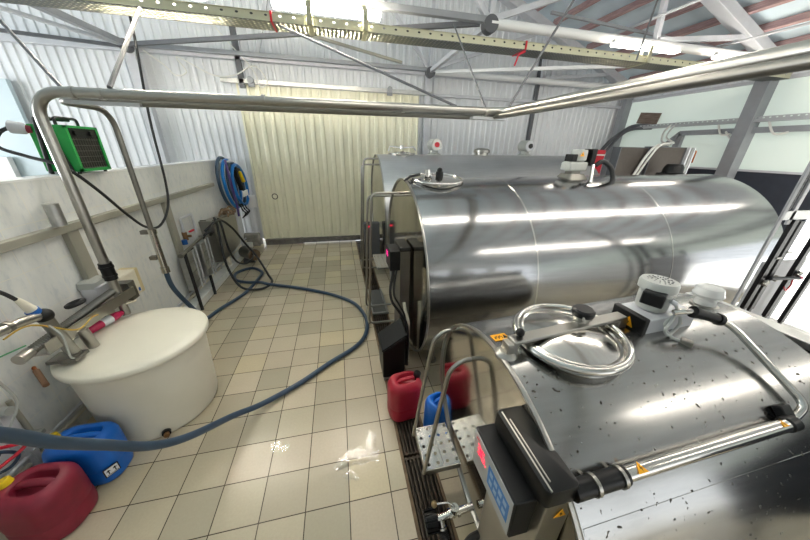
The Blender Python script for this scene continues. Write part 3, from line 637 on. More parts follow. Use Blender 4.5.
t = thing('cable_tray', 'yellowish perforated steel cable tray crossing the whole hall under the roof', 'cable tray', (2, 4.4, 3.6))
ob('side_wall', G().box(-3.6, 8.0, 4.30, 4.304, 3.63, 3.71), 'tray', t); ob('side_wall', G().box(-3.6, 8.0, 4.60, 4.604, 3.63, 3.71), 'tray', t)
ob('base', G().box(-3.6, 8.0, 4.304, 4.60, 3.626, 3.63), 'trayb', t)
ob('lip', G().box(-3.6, 8.0, 4.288, 4.304, 3.708, 3.713), 'zinc', t)
for x in (-.2, .45, 4.75): ob('lamp_bracket', G().box(x - .03, x + .03, 4.255, 4.61, 3.62, 3.624).box(x - .03, x + .03, 4.255, 4.265, 3.62, 3.83).bar((x, 4.41, 3.715), (x, 4.44, 3.93), .05, .01), 'zinc', t)
for x, nm, tail in ((-.62, 'red tape tie near the left end of the tray', 0), (2.65, 'red ribbon tie hanging from the tray above the pipe corner', 1), (6.05, 'red tie on the right part of the tray beside the pipe', 0)):
    g = G().box(x - .012, x + .012, 4.283, 4.287, 3.62, 3.72).box(x - .012, x + .012, 4.283, 4.61, 3.62, 3.624).box(x - .012, x + .012, 4.283, 4.61, 3.716, 3.72)
    if tail: g.tube(smooth([(x, 4.285, 3.60), (x - .10, 4.27, 3.55), (x - .13, 4.26, 3.48), (x - .15, 4.26, 3.42)], 5), .012, 6)
    tag(ob('hanging_ribbon', g, 'redtag'), nm, 'tie', 'red ties on the tray')
tag(ob('tray_wiring', G().tube(smooth([(-3.5, 4.342, 3.668), (-.5, 4.342, 3.674), (1.5, 4.342, 3.672), (4, 4.342, 3.674), (7.9, 4.342, 3.672)], 12), .032, 8), 'blackm'), 'cable bundle in the overhead perforated tray, coloured dark to shade its holes', 'cable')  # dark core set behind the tray holes so they read as shaded
tag(ob('wall_wiring', G().tube(smooth([(-3.4, 7.36, 3.92), (-3.1, 7.34, 3.7), (-2.95, 7.34, 3.55), (-2.75, 7.34, 3.62), (-2.85, 7.34, 3.85), (-2.3, 7.34, 3.6), (-1.9, 7.34, 3.62), (-1.5, 7.34, 3.8), (-1.3, 7.34, 3.55), (-1.45, 7.34, 3.45), (-1.55, 7.34, 3.75), (-2.1, 7.30, 4.4), (-2.3, 7.3, 4.9)], 8), .012, 6), 'wirew'), 'loose white wire looping on the gable wall left of the door rail', 'wire')
o = ob('wall_junction_box', G().box(-1.95, -1.75, 7.48, 7.56, 3.1, 3.5), 'sheetw', bevel=.03); tag(o, 'small white junction box on the gable under the looping wires', 'junction box')

# ------------------------------------------------------------------ fan heater and its cable
t = thing('fan_heater', 'green portable fan heater standing on top of the tiled wall', 'fan heater', (-2.5, 3.4, 2.045))
hx0, hx1, hy0, hy1, hz0, hz1 = -2.56, -2.29, 3.31, 3.68, 2.065, 2.45
ob('casing', G().box(hx0, hx1 - .015, hy0, hy1, hz0, hz1), 'green', t, bevel=.008)
fr = ob('front_frame', G().box(hx1 - .02, hx1, hy0, hy0 + .025, hz0, hz1).box(hx1 - .02, hx1, hy1 - .025, hy1, hz0, hz1).box(hx1 - .02, hx1, hy0, hy1, hz0, hz0 + .025).box(hx1 - .02, hx1, hy0, hy1, hz1 - .02, hz1), 'green', t)
gr = ob('grille', G().box(hx1 - .016, hx1 - .012, hy0 + .02, hy1 - .02, hz0 + .02, hz1 - .10), 'grille', t)
g = G()
for k in range(6): z = hz0 + .03 + k * .048; g.box(hx1 - .012, hx1 - .008, hy0 + .02, hy1 - .02, z, z + .003)
for k in range(12): y = hy0 + .03 + k * .03; g.box(hx1 - .011, hx1 - .009, y, y + .002, hz0 + .02, hz1 - .10)
ob('wires', g, 'dull', gr)
cp = ob('control_strip', G().box(hx1 - .016, hx1 - .006, hy0 + .02, hy1 - .02, hz1 - .10, hz1 - .02), 'black', t)
for y in (hy0 + .09, hy1 - .10): ob('dial', G().cyl((hx1 - .008, y, hz1 - .06), (hx1 + .012, y, hz1 - .06), .024, n=18), 'char', cp)
ob('carry_handle', G().tube(bend([(-2.38, hy0 + .05, hz1), (-2.38, hy0 + .05, hz1 + .06), (-2.38, hy1 - .08, hz1 + .06), (-2.38, hy1 - .08, hz1)], .03), .012, 8), 'blackm', t)
ob('stand', G().tube(bend([(-2.52, hy0 - .012, 2.05), (-2.47, hy0 - .012, hz1 + .05), (-2.47, hy1 - .1, hz1 + .05)], .03), .015, 8).tube(bend([(-2.35, hy0 - .012, 2.05), (-2.43, hy0 - .012, hz1 + .05), (-2.43, hy1 - .1, hz1 + .05)], .03), .015, 8), 'blackm', t)
for a in ((-2.52, hy0 + .0), (-2.33, hy0 + .02), (-2.33, hy1 - .03), (-2.52, hy1 - .03)): ob('foot', G().cyl((a[0], a[1], 2.045), (a[0], a[1], 2.08), .014), 'black', t)
pl = ob('plug_socket', G().lathe([(.03, 0), (.045, .02), (.05, .10), (.001, .10)], (-2.56, 3.32, 2.41), (-.9, -.2, .1), 16), 'lgrey', t)
ob('plug_collar', G().lathe([(.034, -.02), (.034, .03), (.001, .03)], (-2.55, 3.325, 2.408), (-.9, -.2, .1), 16), 'redd', pl)
tag(ob('heater_cable', G().tube(smooth([(-2.66, 3.30, 2.42), (-2.72, 3.26, 2.37), (-2.68, 3.15, 2.27), (-2.5, 3.12, 2.20), (-2.25, 3.08, 2.12), (-2.2, 3.25, 1.92), (-2.2, 3.52, 1.62), (-2.2, 3.74, 1.43), (-2.2, 4.0, 1.385), (-2.2, 4.28, 1.56), (-2.2, 4.40, 1.88), (-2.2, 4.47, 2.6), (-2.2, 4.66, 3.45), (-2.2, 4.72, 3.9)], 8), .014, 8), 'blackm'), 'black cable of the green heater hanging in a loop before the tiled wall', 'cable')

# ------------------------------------------------------------------ fittings on the tiled wall
t = thing('plate_cooler', 'pair of upright steel cooler panels on the tiled wall with black tubes', 'plate cooler', (-2.26, 4.7, .2))
for (y0, y1) in ((4.32, 4.62), (4.84, 5.08)):
    pn = ob('panel', G().box(-2.295, -2.20, y0, y1, .30, .88), 'galv', t, bevel=.02)
    for z in (.42, .57, .72): ob('rib', G().box(-2.2, -2.192, y0 + .03, y1 - .01, z - .005, z + .005), 'satin', pn)
    ob('edge_bar', G().cyl((-2.195, y1 + .02, .27), (-2.195, y1 + .02, .9), .012), 'lgrey', pn); ob('edge_bar', G().cyl((-2.195, y1 - .08, .27), (-2.195, y1 - .08, .9), .010), 'lgrey', pn)
ob('black_tube', G().tube(bend([(-2.17, 4.5, .92), (-2.17, 4.27, .92), (-2.15, 4.25, .012)], .05), .022, 10), 'blackm', t); ob('black_tube', G().tube([(-2.17, 4.80, .34), (-2.15, 4.76, .012)], .022, 10), 'blackm', t)
ob('inlet_pipe', G().tube(bend([(-2.25, 5.0, .95), (-2.17, 4.9, .98), (-2.12, 4.2, .96), (-2.10, 4.05, .96)], .05), .022, 10).cyl((-2.10, 4.02, .96), (-2.10, 4.06, .96), .03), 'dull', t)
ob('hose', G().tube(smooth([(-2.2, 4.95, .93), (-2.14, 5.0, 1.0), (-2.12, 5.15, .98), (-2.2, 5.25, .9)], 6), .022, 10), 'blackm', t)
t = thing('water_supply_pipe', 'grey elbow pipe with valve above the steel cooler panels on the wall', 'water pipe', (-2.32, 4.85, .95))
ob('pipe', G().tube(bend([(-2.32, 4.72, 1.0), (-2.32, 4.72, 1.30), (-2.32, 5.08, 1.30), (-2.32, 5.08, 1.0)], .03), .018, 10), 'lgrey', t)
ob('valve', G().cyl((-2.32, 4.72, .98), (-2.32, 4.72, 1.10), .032).cyl((-2.33, 4.72, 1.04), (-2.24, 4.72, 1.04), .02), 'valve', t); ob('valve_lever', G().box(-2.25, -2.22, 4.70, 4.82, 1.10, 1.12), 'redtag', t); ob('union', G().cyl((-2.32, 4.66, .93), (-2.32, 4.66, 1.0), .036), 'plugblue', t)
t = thing('floor_pipes', 'two thin cream pipes running low along the tiled wall', 'pipe', (-2.3, 4, .16))
ob('pipe', G().cyl((XL + .04, .2, .165), (XL + .04, 7.3, .165), .016, n=10), 'cream', t); ob('pipe', G().cyl((XL + .05, .2, .235), (XL + .05, 7.3, .235), .014, n=10), 'lgrey', t)
for y in (1.9, 2.6, 3.6, 4.6, 5.6): ob('pipe_clip', G().box(XL, XL + .07, y - .015, y + .015, .14, .26), 'lgrey', t)
t = thing('wash_trough', 'square steel trough box on the wall with black hoses over its rim', 'wash trough', (-2.2, 5.85, .4))
ob('body', G().prism([(XL + .012, 5.28, 1.13), (XL + .012, 6.40, 1.03), (XL + .012, 6.35, .40), (XL + .012, 5.36, .36)], (.22, 0, 0)), 'satin', t, bevel=.01)
ob('rim', G().bar((XL + .22, 5.33, 1.13), (XL + .22, 6.37, 1.03), .03, .02).bar((XL + .11, 5.34, 1.13), (XL + .02, 5.34, 1.13), .03, .02), 'dull', t)
ob('pipe', G().cyl((-2.12, 6.42, .15), (-2.12, 6.42, .95), .018), 'lgrey', t)
g = G()
for k, (y, z) in enumerate(((5.9, 1.12), (6.0, 1.14), (6.1, 1.12), (6.2, 1.10), (6.3, 1.12))): g.tube(smooth([(-2.25, y, z - .05), (-2.2, y + .03 * (-1) ** k, z + .06), (-2.12, y + .08, z), (-2.10, y + .02, z - .05)], 5), .018, 8)
ob('fittings', g, 'rust', t)
tag(ob('black_hose', G().tube(smooth([(-2.18, 5.05, 1.02), (-2.08, 5.2, 1.12), (-2.05, 5.45, 1.10), (-2.0, 5.75, .86), (-1.92, 5.95, .52), (-1.75, 5.95, .22), (-1.45, 5.4, .03), (-1.32, 5.05, .024), (-1.45, 4.80, .024), (-1.75, 4.78, .10), (-1.95, 4.95, .45), (-2.03, 5.15, .85), (-2.08, 5.3, 1.08), (-2.14, 5.4, 1.16)], 8), .020, 10), 'blackm'), 'long black hose looping from the trough rim to the floor', 'hose')
tag(ob('black_hose', G().tube(smooth([(-2.12, 5.5, 1.13), (-2.06, 5.42, 1.0), (-2.03, 5.40, .6), (-1.98, 5.5, .30), (-1.9, 5.75, .16), (-1.84, 6.05, .2), (-1.93, 6.15, .3)], 8), .018, 10), 'blackm'), 'shorter black hose hanging from the trough to the small floor pump', 'hose')
t = thing('floor_pump', 'small round grey pump motor on the floor in the far left corner', 'pump', (-1.98, 6.3, 0))
ob('body', G().cyl((-2.12, 6.42, .19), (-1.86, 6.16, .19), .13, n=28), 'dull', t, bevel=.012); ob('front_cover', G().cyl((-1.86, 6.16, .19), (-1.83, 6.13, .19), .12, n=28), 'rust', t); ob('base', G().box(-2.1, -1.88, 6.2, 6.38, 0, .08), 'dgrey', t)
t = thing('yellow_canister', 'yellow capped canister beside the floor pump under the trough', 'canister', (-2.14, 5.8, .115)); ob('body', G().lathe([(.05, 0), (.055, .02), (.055, .16), (.03, .19), (.03, .2)], (-2.26, 5.85, .115), n=18), 'hdpe', t); ob('cap', G().lathe([(.035, .19), (.035, .25), (.001, .25)], (-2.26, 5.85, .115), n=16), 'yellow', t)
# coil of blue hose on the wall
t = thing('hose_coil', 'big coil of blue and grey hose hanging at the far end of the tiled wall', 'hose coil', (-2.2, 6.9, 1.5))
for k in range(4):
    cy, cz = 6.76 + .11 * k, 1.57 - .02 * k; ay, az = .44 - .02 * (k % 2), .52 - .03 * k
    ob('hose_loop', G().tube([(-2.26 + .045 * k, cy + ay * math.cos(2 * PI * i / 40) - .10 * math.sin(2 * PI * i / 40) * -1 * -1, cz + az * math.sin(2 * PI * i / 40)) for i in range(40)], .032, 10, True), ('bluehose', 'bluebr', 'bluehose', 'bluebr')[k], t)
ob('strap', G().tube(smooth([(-2.12, 6.45, 2.06), (-2.08, 6.40, 1.6), (-2.08, 6.45, 1.2), (-2.1, 6.5, .95)], 6), .022, 8), 'violet', t)
ob('spray_gun', G().bar((-2.12, 6.85, 1.90), (-2.08, 6.98, 1.42), .09, .07).bar((-2.08, 6.8, 1.88), (-2.08, 7.05, 1.84), .05, .05), 'black', t, bevel=.015)
ob('gun_sleeve', G().bar((-2.07, 7.0, 1.80), (-2.04, 7.08, 1.58), .06, .06), 'yellow', t, bevel=.01)
ob('tag_plate', G().box(-2.02, -2.0, 6.75, 7.1, 1.30, 1.42), 'white', t, bevel=.006)
ob('hook', G().cyl((XL, 6.75, 2.0), (-2.05, 6.75, 2.02), .02), 'white', t)
g = G()
for k in range(6): y = 6.72 + .07 * k; g.tube(smooth([(-2.12, y, 1.15), (-2.08, y + .05 * (-1) ** k, 1.02), (-2.06, y + .09, .93), (-2.1, y - .02, .86)], 5), .012, 6)
ob('cord_tangle', g, 'char', t)
# milking rig by the vat
t = thing('valve_rig', 'steel wall rig with ribbed hose, cable plug and valves above the white vat', 'valve rig', (-2.1, 2.5, .95))
ob('channel', G().bar((-2.04, 2.98, .985), (-2.04, 2.05, 1.0), .012, .09).bar((-2.09, 2.98, .945), (-2.09, 2.05, .96), .10, .012), 'satin', t)
ob('mount_plate', G().box(-2.16, -2.04, 2.93, 3.02, .90, 1.08), 'dull', t)
pts = [V((-2.10, 2.90 - .9 * k / 100, 1.065 - .05 * k / 100)) for k in range(101)]
ob('ribbed_hose', G().tube(pts, [.024 + .009 * (k % 2) for k in range(101)], 12), 'dull', t, ang=80)
ob('hose_end', G().cyl((-2.10, 2.02, 1.015), (-2.10, 1.94, 1.01), .036), 'satin', t)
ob('hose_ring', G().tube([(-2.20 + .045 * math.cos(2 * PI * k / 24), 2.57 + .055 * math.sin(2 * PI * k / 24), 1.085 + .01 * math.cos(2 * PI * k / 24)) for k in range(24)], .018, 10, True), 'blackm', t)
ob('down_pipe', G().cyl((-2.04, 2.20, .84), (-2.06, 2.165, 1.18), .038).cyl((-2.02, 2.34, .80), (-2.03, 2.32, .98), .035), 'satin', t)
ob('cross_pipe', G().tube(bend([(-2.06, 2.15, 1.215), (-2.07, 2.02, 1.24), (-2.10, 1.40, 1.285)], .04), .030, 12), 'satin', t)
ob('pipe_clip', G().cyl((-2.08, 1.98, 1.245), (-2.08, 1.95, 1.247), .038), 'dull', t)
ob('elbow_cap', G().sph((-2.06, 2.165, 1.205), .050), 'black', t)
pg = ob('power_plug', G().lathe([(.012, .125), (.018, .11), (.027, .05), (.031, .0), (.001, 0)], (-2.075, 2.14, 1.255), (-.12, -.28, .9), 20), 'ivory', t)
ob('plug_ring', G().lathe([(.034, -.04), (.036, .02), (.001, .02)], (-2.075, 2.14, 1.25), (-.12, -.28, .9), 20), 'plugblue', pg)
ob('plug_lead', G().tube(smooth([(-2.09, 2.10, 1.37), (-2.11, 2.06, 1.45), (-2.16, 1.98, 1.55), (-2.22, 1.85, 1.66)], 5), .012, 8), 'blackm', pg)
ob('rim_clamp', G().box(-2.16, -1.98, 2.12, 2.24, .82, .845).cyl((-2.05, 2.17, .82), (-2.05, 2.17, .86), .062), 'dull', t)
ob('yellow_wire', G().tube(smooth([(-2.06, 1.9, 1.20), (-2.04, 2.05, 1.20), (-2.0, 2.25, 1.02), (-2.0, 2.40, 1.03), (-2.03, 2.5, 1.0)], 6), .006, 6), 'wirey', t)
ob('grey_wire', G().tube(smooth([(-2.02, 2.12, 1.15), (-1.98, 2.12, 1.05), (-1.98, 2.1, .9), (-2.0, 2.14, .84)], 6), .007, 6).tube(smooth([(-2.10, 1.85, 1.18), (-2.14, 1.83, 1.0), (-2.16, 1.87, .75), (-2.2, 1.80, .6)], 6), .008, 6), 'cast', t)
ob('green_wire', G().tube(smooth([(-2.08, 2.0, 1.08), (-2.1, 1.9, 1.09), (-2.14, 1.75, 1.10)], 6), .005, 6), 'wireg', t)
t = thing('control_unit', 'cream plastic box with tan side on the tiled wall behind the vat', 'control unit', (-2.3, 3.25, .8))
ob('body', G().box(XL + .002, -2.20, 3.08, 3.33, .80, 1.08), 'cream', t, bevel=.015); ob('side_cover', G().box(XL + .002, -2.205, 3.33, 3.38, .80, 1.08), 'creamt', t, bevel=.008); ob('emblem', G().box(-2.2, -2.196, 3.28, 3.305, .84, .875), 'plugblue', t)
ob('lead', G().tube(smooth([(-2.22, 3.1, .80), (-2.12, 3.05, .84), (-2.05, 2.95, .88), (-2.03, 2.8, .93)], 6), .008, 6), 'ivory', t)
o = thing('wall_dispenser', 'grey plastic dispenser on the tiled wall behind the ribbed hose', 'dispenser', (-2.3, 2.92, 1.0)); ob('body', G().loft([rrect(-2.29, 2.93, .07, .10, .03, .93), rrect(-2.28, 2.93, .08, .105, .03, 1.10), rrect(-2.30, 2.93, .055, .09, .03, 1.14)]), 'lgrey', o)
ob('lid', G().loft([rrect(-2.29, 2.93, .082, .108, .03, 1.09), rrect(-2.29, 2.93, .075, .10, .03, 1.145), rrect(-2.29, 2.93, .06, .08, .03, 1.155)]), 'cast', o)
t = thing('cleaning_bottle', 'pink and white wrapped bottle lying at the wall side of the vat lid', 'bottle', (-2.2, 2.6, .85))
ob('body', G().tube([(-2.17, 2.50, .842), (-2.16, 2.53, .842), (-2.10, 2.74, .842), (-2.085, 2.80, .842)], [.022, .037, .037, .022], 16), 'pink', t); ob('wrapper_band', G().cyl((-2.135, 2.62, .842), (-2.112, 2.70, .842), .0385, n=20), 'mark', t)
t = thing('wall_hook_handle', 'brown wooden handle sticking out of the tiled wall beside the vat', 'handle', (-2.3, 2.2, .7)); ob('grip', G().cyl((XL + .03, 2.21, .72), (XL + .15, 2.10, .66), .018, n=14), 'cork', t); ob('spigot', G().cyl((XL, 2.235, .735), (XL + .03, 2.21, .72), .012), 'copper', t)
t = thing('wall_conduit', 'grey upright conduit on the tiled wall behind the red jerrycan', 'conduit', (-2.3, 1.85, 0))
ob('channel', G().box(XL, XL + .06, 1.86, 1.93, 0, .62), 'lgrey', t); ob('side_pipe', G().cyl((XL + .03, 1.98, 0), (XL + .03, 1.98, .66), .016), 'beige', t); ob('clip', G().box(XL, XL + .07, 1.94, 2.02, .30, .33), 'cast', t)
ob('tap', G().cyl((XL, 1.90, .66), (XL + .12, 1.88, .66), .03), 'cast', t)
tag(ob('red_lead', G().tube(smooth([(-2.2, 1.50, .66), (-2.17, 1.60, .62), (-2.16, 1.72, .52), (-2.16, 1.78, .46), (-2.19, 1.74, .42), (-2.22, 1.6, .42), (-2.25, 1.45, .40)], 8), .011, 8), 'redw'), 'red lead hanging at the left edge above the red jerrycan', 'lead')
tag(ob('blue_lead', G().tube(smooth([(-2.27, 1.55, .58), (-2.24, 1.68, .52), (-2.21, 1.76, .40), (-2.25, 1.72, .33), (-2.29, 1.66, .36), (-2.25, 1.72, .46)], 8), .010, 8), 'bluehose'), 'thin blue lead looping behind the red one at the left edge', 'lead')

# ------------------------------------------------------------------ vat, jerrycans, hose
t = thing('white_vat', 'round white plastic vat with lid beside the tiled wall', 'vat', (-1.77, 2.435, 0))
vc = (-1.77, 2.435)
ob('body', G().lathe([(.40, 0), (.415, .012), (.425, .05), (.455, .70), (.455, .745)], (vc[0], vc[1], 0), n=72), 'hdpe', t, ang=50)
ob('lid', G().lathe([(.45, .735), (.488, .737), (.498, .748), (.50, .765), (.496, .782), (.485, .792), (.40, .797), (.2, .80), (.001, .801)], (vc[0], vc[1], 0), n=80), 'hdpe', t, ang=50)
dv = V((.44, -.898, 0)); q = V((vc[0], vc[1], .055)) + dv * .42
b_ = ob('drain_bung', G().cyl(q - dv * .02, q + dv * .03, .032, n=20), 'black', t); ob('nozzle', G().cyl(q + dv * .03, q + dv * .055, .02, n=14), 'valve', b_)

def jerrycan(label, c, L, W, H, rot, m, capm, cap_end=-1, group='plastic jerrycans', shrink=.94):
    t = thing('jerrycan', label, 'jerrycan', (c[0], c[1], c[2] if len(c) > 2 else 0), group); zb = c[2] if len(c) > 2 else 0
    R = min(L, W) * .38; a, b = L / 2, W / 2
    def rr(sx, sy, z, r, tx=0): return rrect(c[0], c[1], a * sx, b * sy, r, zb + z, rot, 7, tx)
    S = [rr(.90, .88, 0, R * .8), rr(.97, .96, .012, R), rr(1, 1, .05, R), rr(1, 1, .33 * H, R), rr(.985, .98, .345 * H, R), rr(.985, .98, .36 * H, R), rr(1, 1, .375 * H, R), rr(1, 1, .80 * H, R), rr(.98, .97, .87 * H, R), rr(.90, .88, .945 * H, R * .95), rr(.76, .70, .992 * H, R * .8), rr(.66, .58, H, R * .7), rr(.60, .48, .985 * H, R * .6, .02), rr(.55, .40, .86 * H, R * .5, .02), rr(.4, .2, .84 * H, R * .3, .02)]
    ob('body', G().loft(S), m, t, ang=50, sub=1)
    u = V((math.cos(rot), math.sin(rot), 0))
    C0 = V((c[0], c[1], zb)) + u * .02; hz = .955 * H
    ob('grip', G().tube(smooth([C0 - u * a * .62 + V((0, 0, hz - .03)), C0 - u * a * .4 + V((0, 0, hz)), C0 + V((0, 0, hz + .006)), C0 + u * a * .4 + V((0, 0, hz)), C0 + u * a * .62 + V((0, 0, hz - .03))], 5), [b * .15] * 21, 12), m, t, ang=60)
    p = V((c[0], c[1], zb)) + u * (cap_end * a * .74)
    ob('cap', G().lathe([(.026, -.03), (.026, -.004), (.034, 0), (.034, .034), (.028, .04), (.001, .04)], p + V((0, 0, .985 * H)), u * cap_end * .3 + V((0, 0, 1)), n=20), capm, t)
    return t
jerrycan('dusty red jerrycan with yellow cap in the near left corner', (-1.965, 1.53), .36, .31, .40, -.12, 'redd', 'yellow')
j = jerrycan('bigger blue jerrycan between the white vat and dusty red jerrycan', (-1.93, 1.835), .385, .27, .40, -.02, 'blue', 'yellow')
dx = V((.80, -.60, 0)).normalized(); ex = V((-dx.y, dx.x, 0)); lc = V((-1.93, 1.835, .13)) + V((.155, -.095, 0)) + dx * .027
lp = ob('sticker', G().obox(lc, (.085, .004, .075), mat=Matrix((ex, -dx, (0, 0, 1))).transposed()), 'ink', j, label='black framed label with two arrows pointing up')
ob('sticker_field', G().obox(lc + dx * .0024, (.072, .002, .062), mat=Matrix((ex, -dx, (0, 0, 1))).transposed()), 'mark', lp)
ag = G(); e3 = V((0, 0, 1))
for s_ in (-.018, .018):
    o_ = lc + dx * .0036 + ex * s_
    ag.prism([o_ + ex * a + e3 * b for a, b in ((-.003, -.018), (.003, -.018), (.003, .006), (.013, .006), (0, .022), (-.013, .006), (-.003, .006))], dx * .001)
ag.prism([lc + dx * .0036 + ex * a + e3 * b for a, b in ((-.032, -.026), (.032, -.026), (.032, -.022), (-.032, -.022))], dx * .001)
ob('arrows', ag, 'ink', lp)
jerrycan('clean red jerrycan with black cap standing on the drain grating', (.465, 1.88, .005), .31, .24, .415, .12, 'red', 'black', 1)
jerrycan('small blue jerrycan between the red jerrycan and the perforated step', (.70, 1.63, .005), .21, .20, .38, .3, 'blue', 'blue', 1)

hp = [(-2.05, 3.55, .95), (-2.04, 3.57, .70), (-1.96, 3.7, .30), (-1.98, 3.86, .06), (-1.888, 4.189, .03), (-1.67, 4.673, .03), (-1.594, 5.224, .03), (-1.60, 5.555, .03), (-1.84, 5.80, .03), (-2.06, 5.60, .03), (-1.99, 5.27, .03), (-1.75, 5.08, .045), (-1.50, 5.0, .06), (-1.334, 4.955, .03), (-.791, 4.702, .03), (-.271, 4.379, .03), (.081, 4.037, .03), (.225, 3.70, .03), (.262, 3.418, .03), (.208, 3.117, .03), (.061, 2.896, .03), (-.239, 2.67, .03), (-.541, 2.418, .03), (-.85, 2.19, .06), (-1.02, 1.98, .19), (-1.14, 1.62, .45), (-1.22, 1.44, .635), (-1.27, 1.28, .885), (-1.29, 1.14, 1.105), (-1.29, 1.02, 1.315), (-1.27, .85, 1.53), (-1.2, .5, 1.7), (-1.1, -.2, 1.75)]
tag(ob('milk_hose', G().tube(smooth(hp, 8), .026, 14), 'bluehose', ang=80), 'long blue-grey hose snaking over the tiled floor and up past the vat', 'hose')

# ------------------------------------------------------------------ drain grating, mat and puddle
names = ('in front of the near tank', 'under the red jerrycan and the small blue one', 'beside the middle tank', 'between the middle tank and the farthest tank', 'nearest the sliding door')
for i, (a, b, nm) in enumerate(((-.6, 1.45, names[0]), (1.47, 2.62, names[1]), (2.64, 3.78, names[2]), (3.80, 5.20, names[3]), (5.22, 7.3, names[4]))):
    t = thing('drain_grating', 'rusty bar grating ' + nm, 'drain grating', (.475, (a + b) / 2, -.03), 'drain gratings')
    for k in range(7): x = .384 + .031 * k; ob('bar', G().box(x - .006, x + .006, a, b, -.035, 0), 'slate', t)
    for y in [a + .01 + (b - a - .02) * k / 3 for k in range(4)]: ob('cross_bar', G().box(.372, .583, y - .008, y + .008, -.045, -.012), 'slate', t)
t = thing('mesh_mat', 'grey mesh foot mat with pale edging lying on the drain between the tanks', 'mat', (.48, 4.05, .005))
ob('mesh', G().box(.385, .585, 3.66, 4.42, .012, .016), 'netting', t); ob('backing', G().box(.385, .585, 3.66, 4.42, .004, .008), 'char', t)
ob('edging', G().box(.37, .60, 3.62, 3.66, .004, .03).box(.585, .615, 3.62, 4.45, .004, .03).box(.37, .385, 3.66, 4.45, .004, .03), 'galv', t)
pud = G(); n = 40; c_ = V((-.02, 1.53, 0))
def blob(c, rx, ry, seed):
    rnd = random.Random(seed); ph = [rnd.uniform(0, 6.3) for _ in range(5)]
    top = []; 
    for k in range(n):
        a = 2 * PI * k / n; f = 1 + .25 * math.sin(2 * a + ph[0]) + .2 * math.sin(3 * a + ph[1]) + .12 * math.sin(5 * a + ph[2]) + .08 * math.sin(8 * a + ph[3])
        top.append((c.x + rx * f * math.cos(a), c.y + ry * f * math.sin(a)))
    pud.loft([[V((x, y, .0006)) for x, y in top], [V((c.x + (x - c.x) * .93, c.y + (y - c.y) * .93, .0022)) for x, y in top]])
blob(c_, .12, .09, 3); blob(V((.13, 1.60, 0)), .05, .12, 5); blob(V((-.06, 1.40, 0)), .05, .04, 11)
tag(ob('water_puddle', pud, 'water', ang=60), 'small puddle of water on the tiles beside the drain', 'puddle')
pud = G(); blob(V((-.64, 1.75, 0)), .07, .05, 9)
tag(ob('water_puddle', pud, 'water', ang=60), 'tiny water patch on the tiles left of the puddle, near the hose', 'puddle')

# ------------------------------------------------------------------ right-hand side
def cooler(x0, x1, y, z0, z1, label):
    t = thing('condenser_unit', label, 'condenser', ((x0 + x1) / 2, y, 0), 'condenser coils behind the middle tank')
    ob('coil', G().box(x0, x1, y, y + .14, z0, z1), 'fin', t)
    ob('frame', G().box(x0 - .02, x0, y - .01, y + .15, z0, z1).box(x1, x1 + .02, y - .01, y + .15, z0, z1).box(x0 - .02, x1 + .02, y - .01, y + .15, z1, z1 + .012), 'dgrey', t)
    ob('leg', G().box(x0, x0 + .06, y + .02, y + .10, 0, z0), 'dgrey', t); ob('leg', G().box(x1 - .06, x1, y + .02, y + .10, 0, z0), 'dgrey', t)
    return t
cooler(4.95, 5.55, 4.45, 1.5, 2.43, 'left one of two brown finned condenser coils behind the middle tank')
t = cooler(5.60, 6.36, 4.40, 1.5, 2.45, 'right one of two brown finned condenser coils, with side panels and copper bend')
for k in range(3): ob('side_panel', G().box(6.40 + .06 * k, 6.425 + .06 * k, 4.35, 4.65, 1.5, 2.46), 'sheetw' if k != 1 else 'galv', t)
ob('copper_bend', G().tube(bend([(6.52, 4.38, 2.40), (6.62, 4.38, 2.41), (6.62, 4.38, 2.2)], .03), .012, 8), 'copper', t)
t = thing('compressor_cap', 'black rounded compressor dome right of the condenser coils', 'compressor', (5.85, 4.2, 0)); ob('dome', G().lathe([(.22, 1.99), (.22, 2.02), (.15, 2.04), (.14, 2.13), (.11, 2.18), (.001, 2.19)], (5.80, 4.08, 0), n=28), 'bcover', t, ang=30); ob('stand', G().cyl((5.8, 4.08, 0), (5.8, 4.08, 1.99), .09), 'dgrey', t)
t = thing('red_box', 'red box with white stripe behind the motor of the middle tank', 'box', (5.05, 5.9, 0)); ob('body', G().box(5.35, 5.95, 5.7, 6.0, 0, 2.40), 'redtag', t, bevel=.02); ob('stripe', G().box(5.35, 5.95, 5.695, 5.7, 2.28, 2.31), 'white', t)
tag(ob('white_cable', G().tube(smooth([(5.35, 4.42, 1.9), (5.50, 4.40, 2.3), (5.65, 4.40, 2.47), (6.1, 4.6, 2.50), (6.6, 4.9, 2.52), (7.3, 5.6, 2.62), (7.8, 6.0, 2.85), (7.95, 6.0, 3.0)], 8), .022, 8), 'wirew'), 'white cable draped over the condenser coils to the wall tray', 'cable', 'white cables over the coils')
tag(ob('white_cable', G().tube(smooth([(5.40, 4.40, 1.9), (5.58, 4.38, 2.32), (5.72, 4.38, 2.49), (6.2, 4.6, 2.53), (6.7, 4.9, 2.56), (7.4, 5.6, 2.70), (7.85, 5.9, 2.90), (7.98, 5.9, 3.02)], 8), .018, 8), 'wirew'), 'second white cable just above the other over the coils', 'cable', 'white cables over the coils')
for a, b, nm in (((8.0, 5.1, 3.0), (7.9, 4.75, 2.75), 'short white cable end dangling from the wall tray, left one'), ((8.0, 4.9, 2.80), (7.95, 4.5, 2.74), 'white cable sagging under the dark wall rail by the thick post'), ((8.0, 4.3, 2.95), (7.95, 3.95, 2.75), 'white cable looping down from the wall tray right of the thick post')):
    m_ = (V(a) + V(b)) / 2 + V((-.03, .0, -.12)); tag(ob('white_cable', G().tube(smooth([a, m_, b], 8), .018, 8), 'wirew'), nm, 'cable', 'white cables by the right wall')
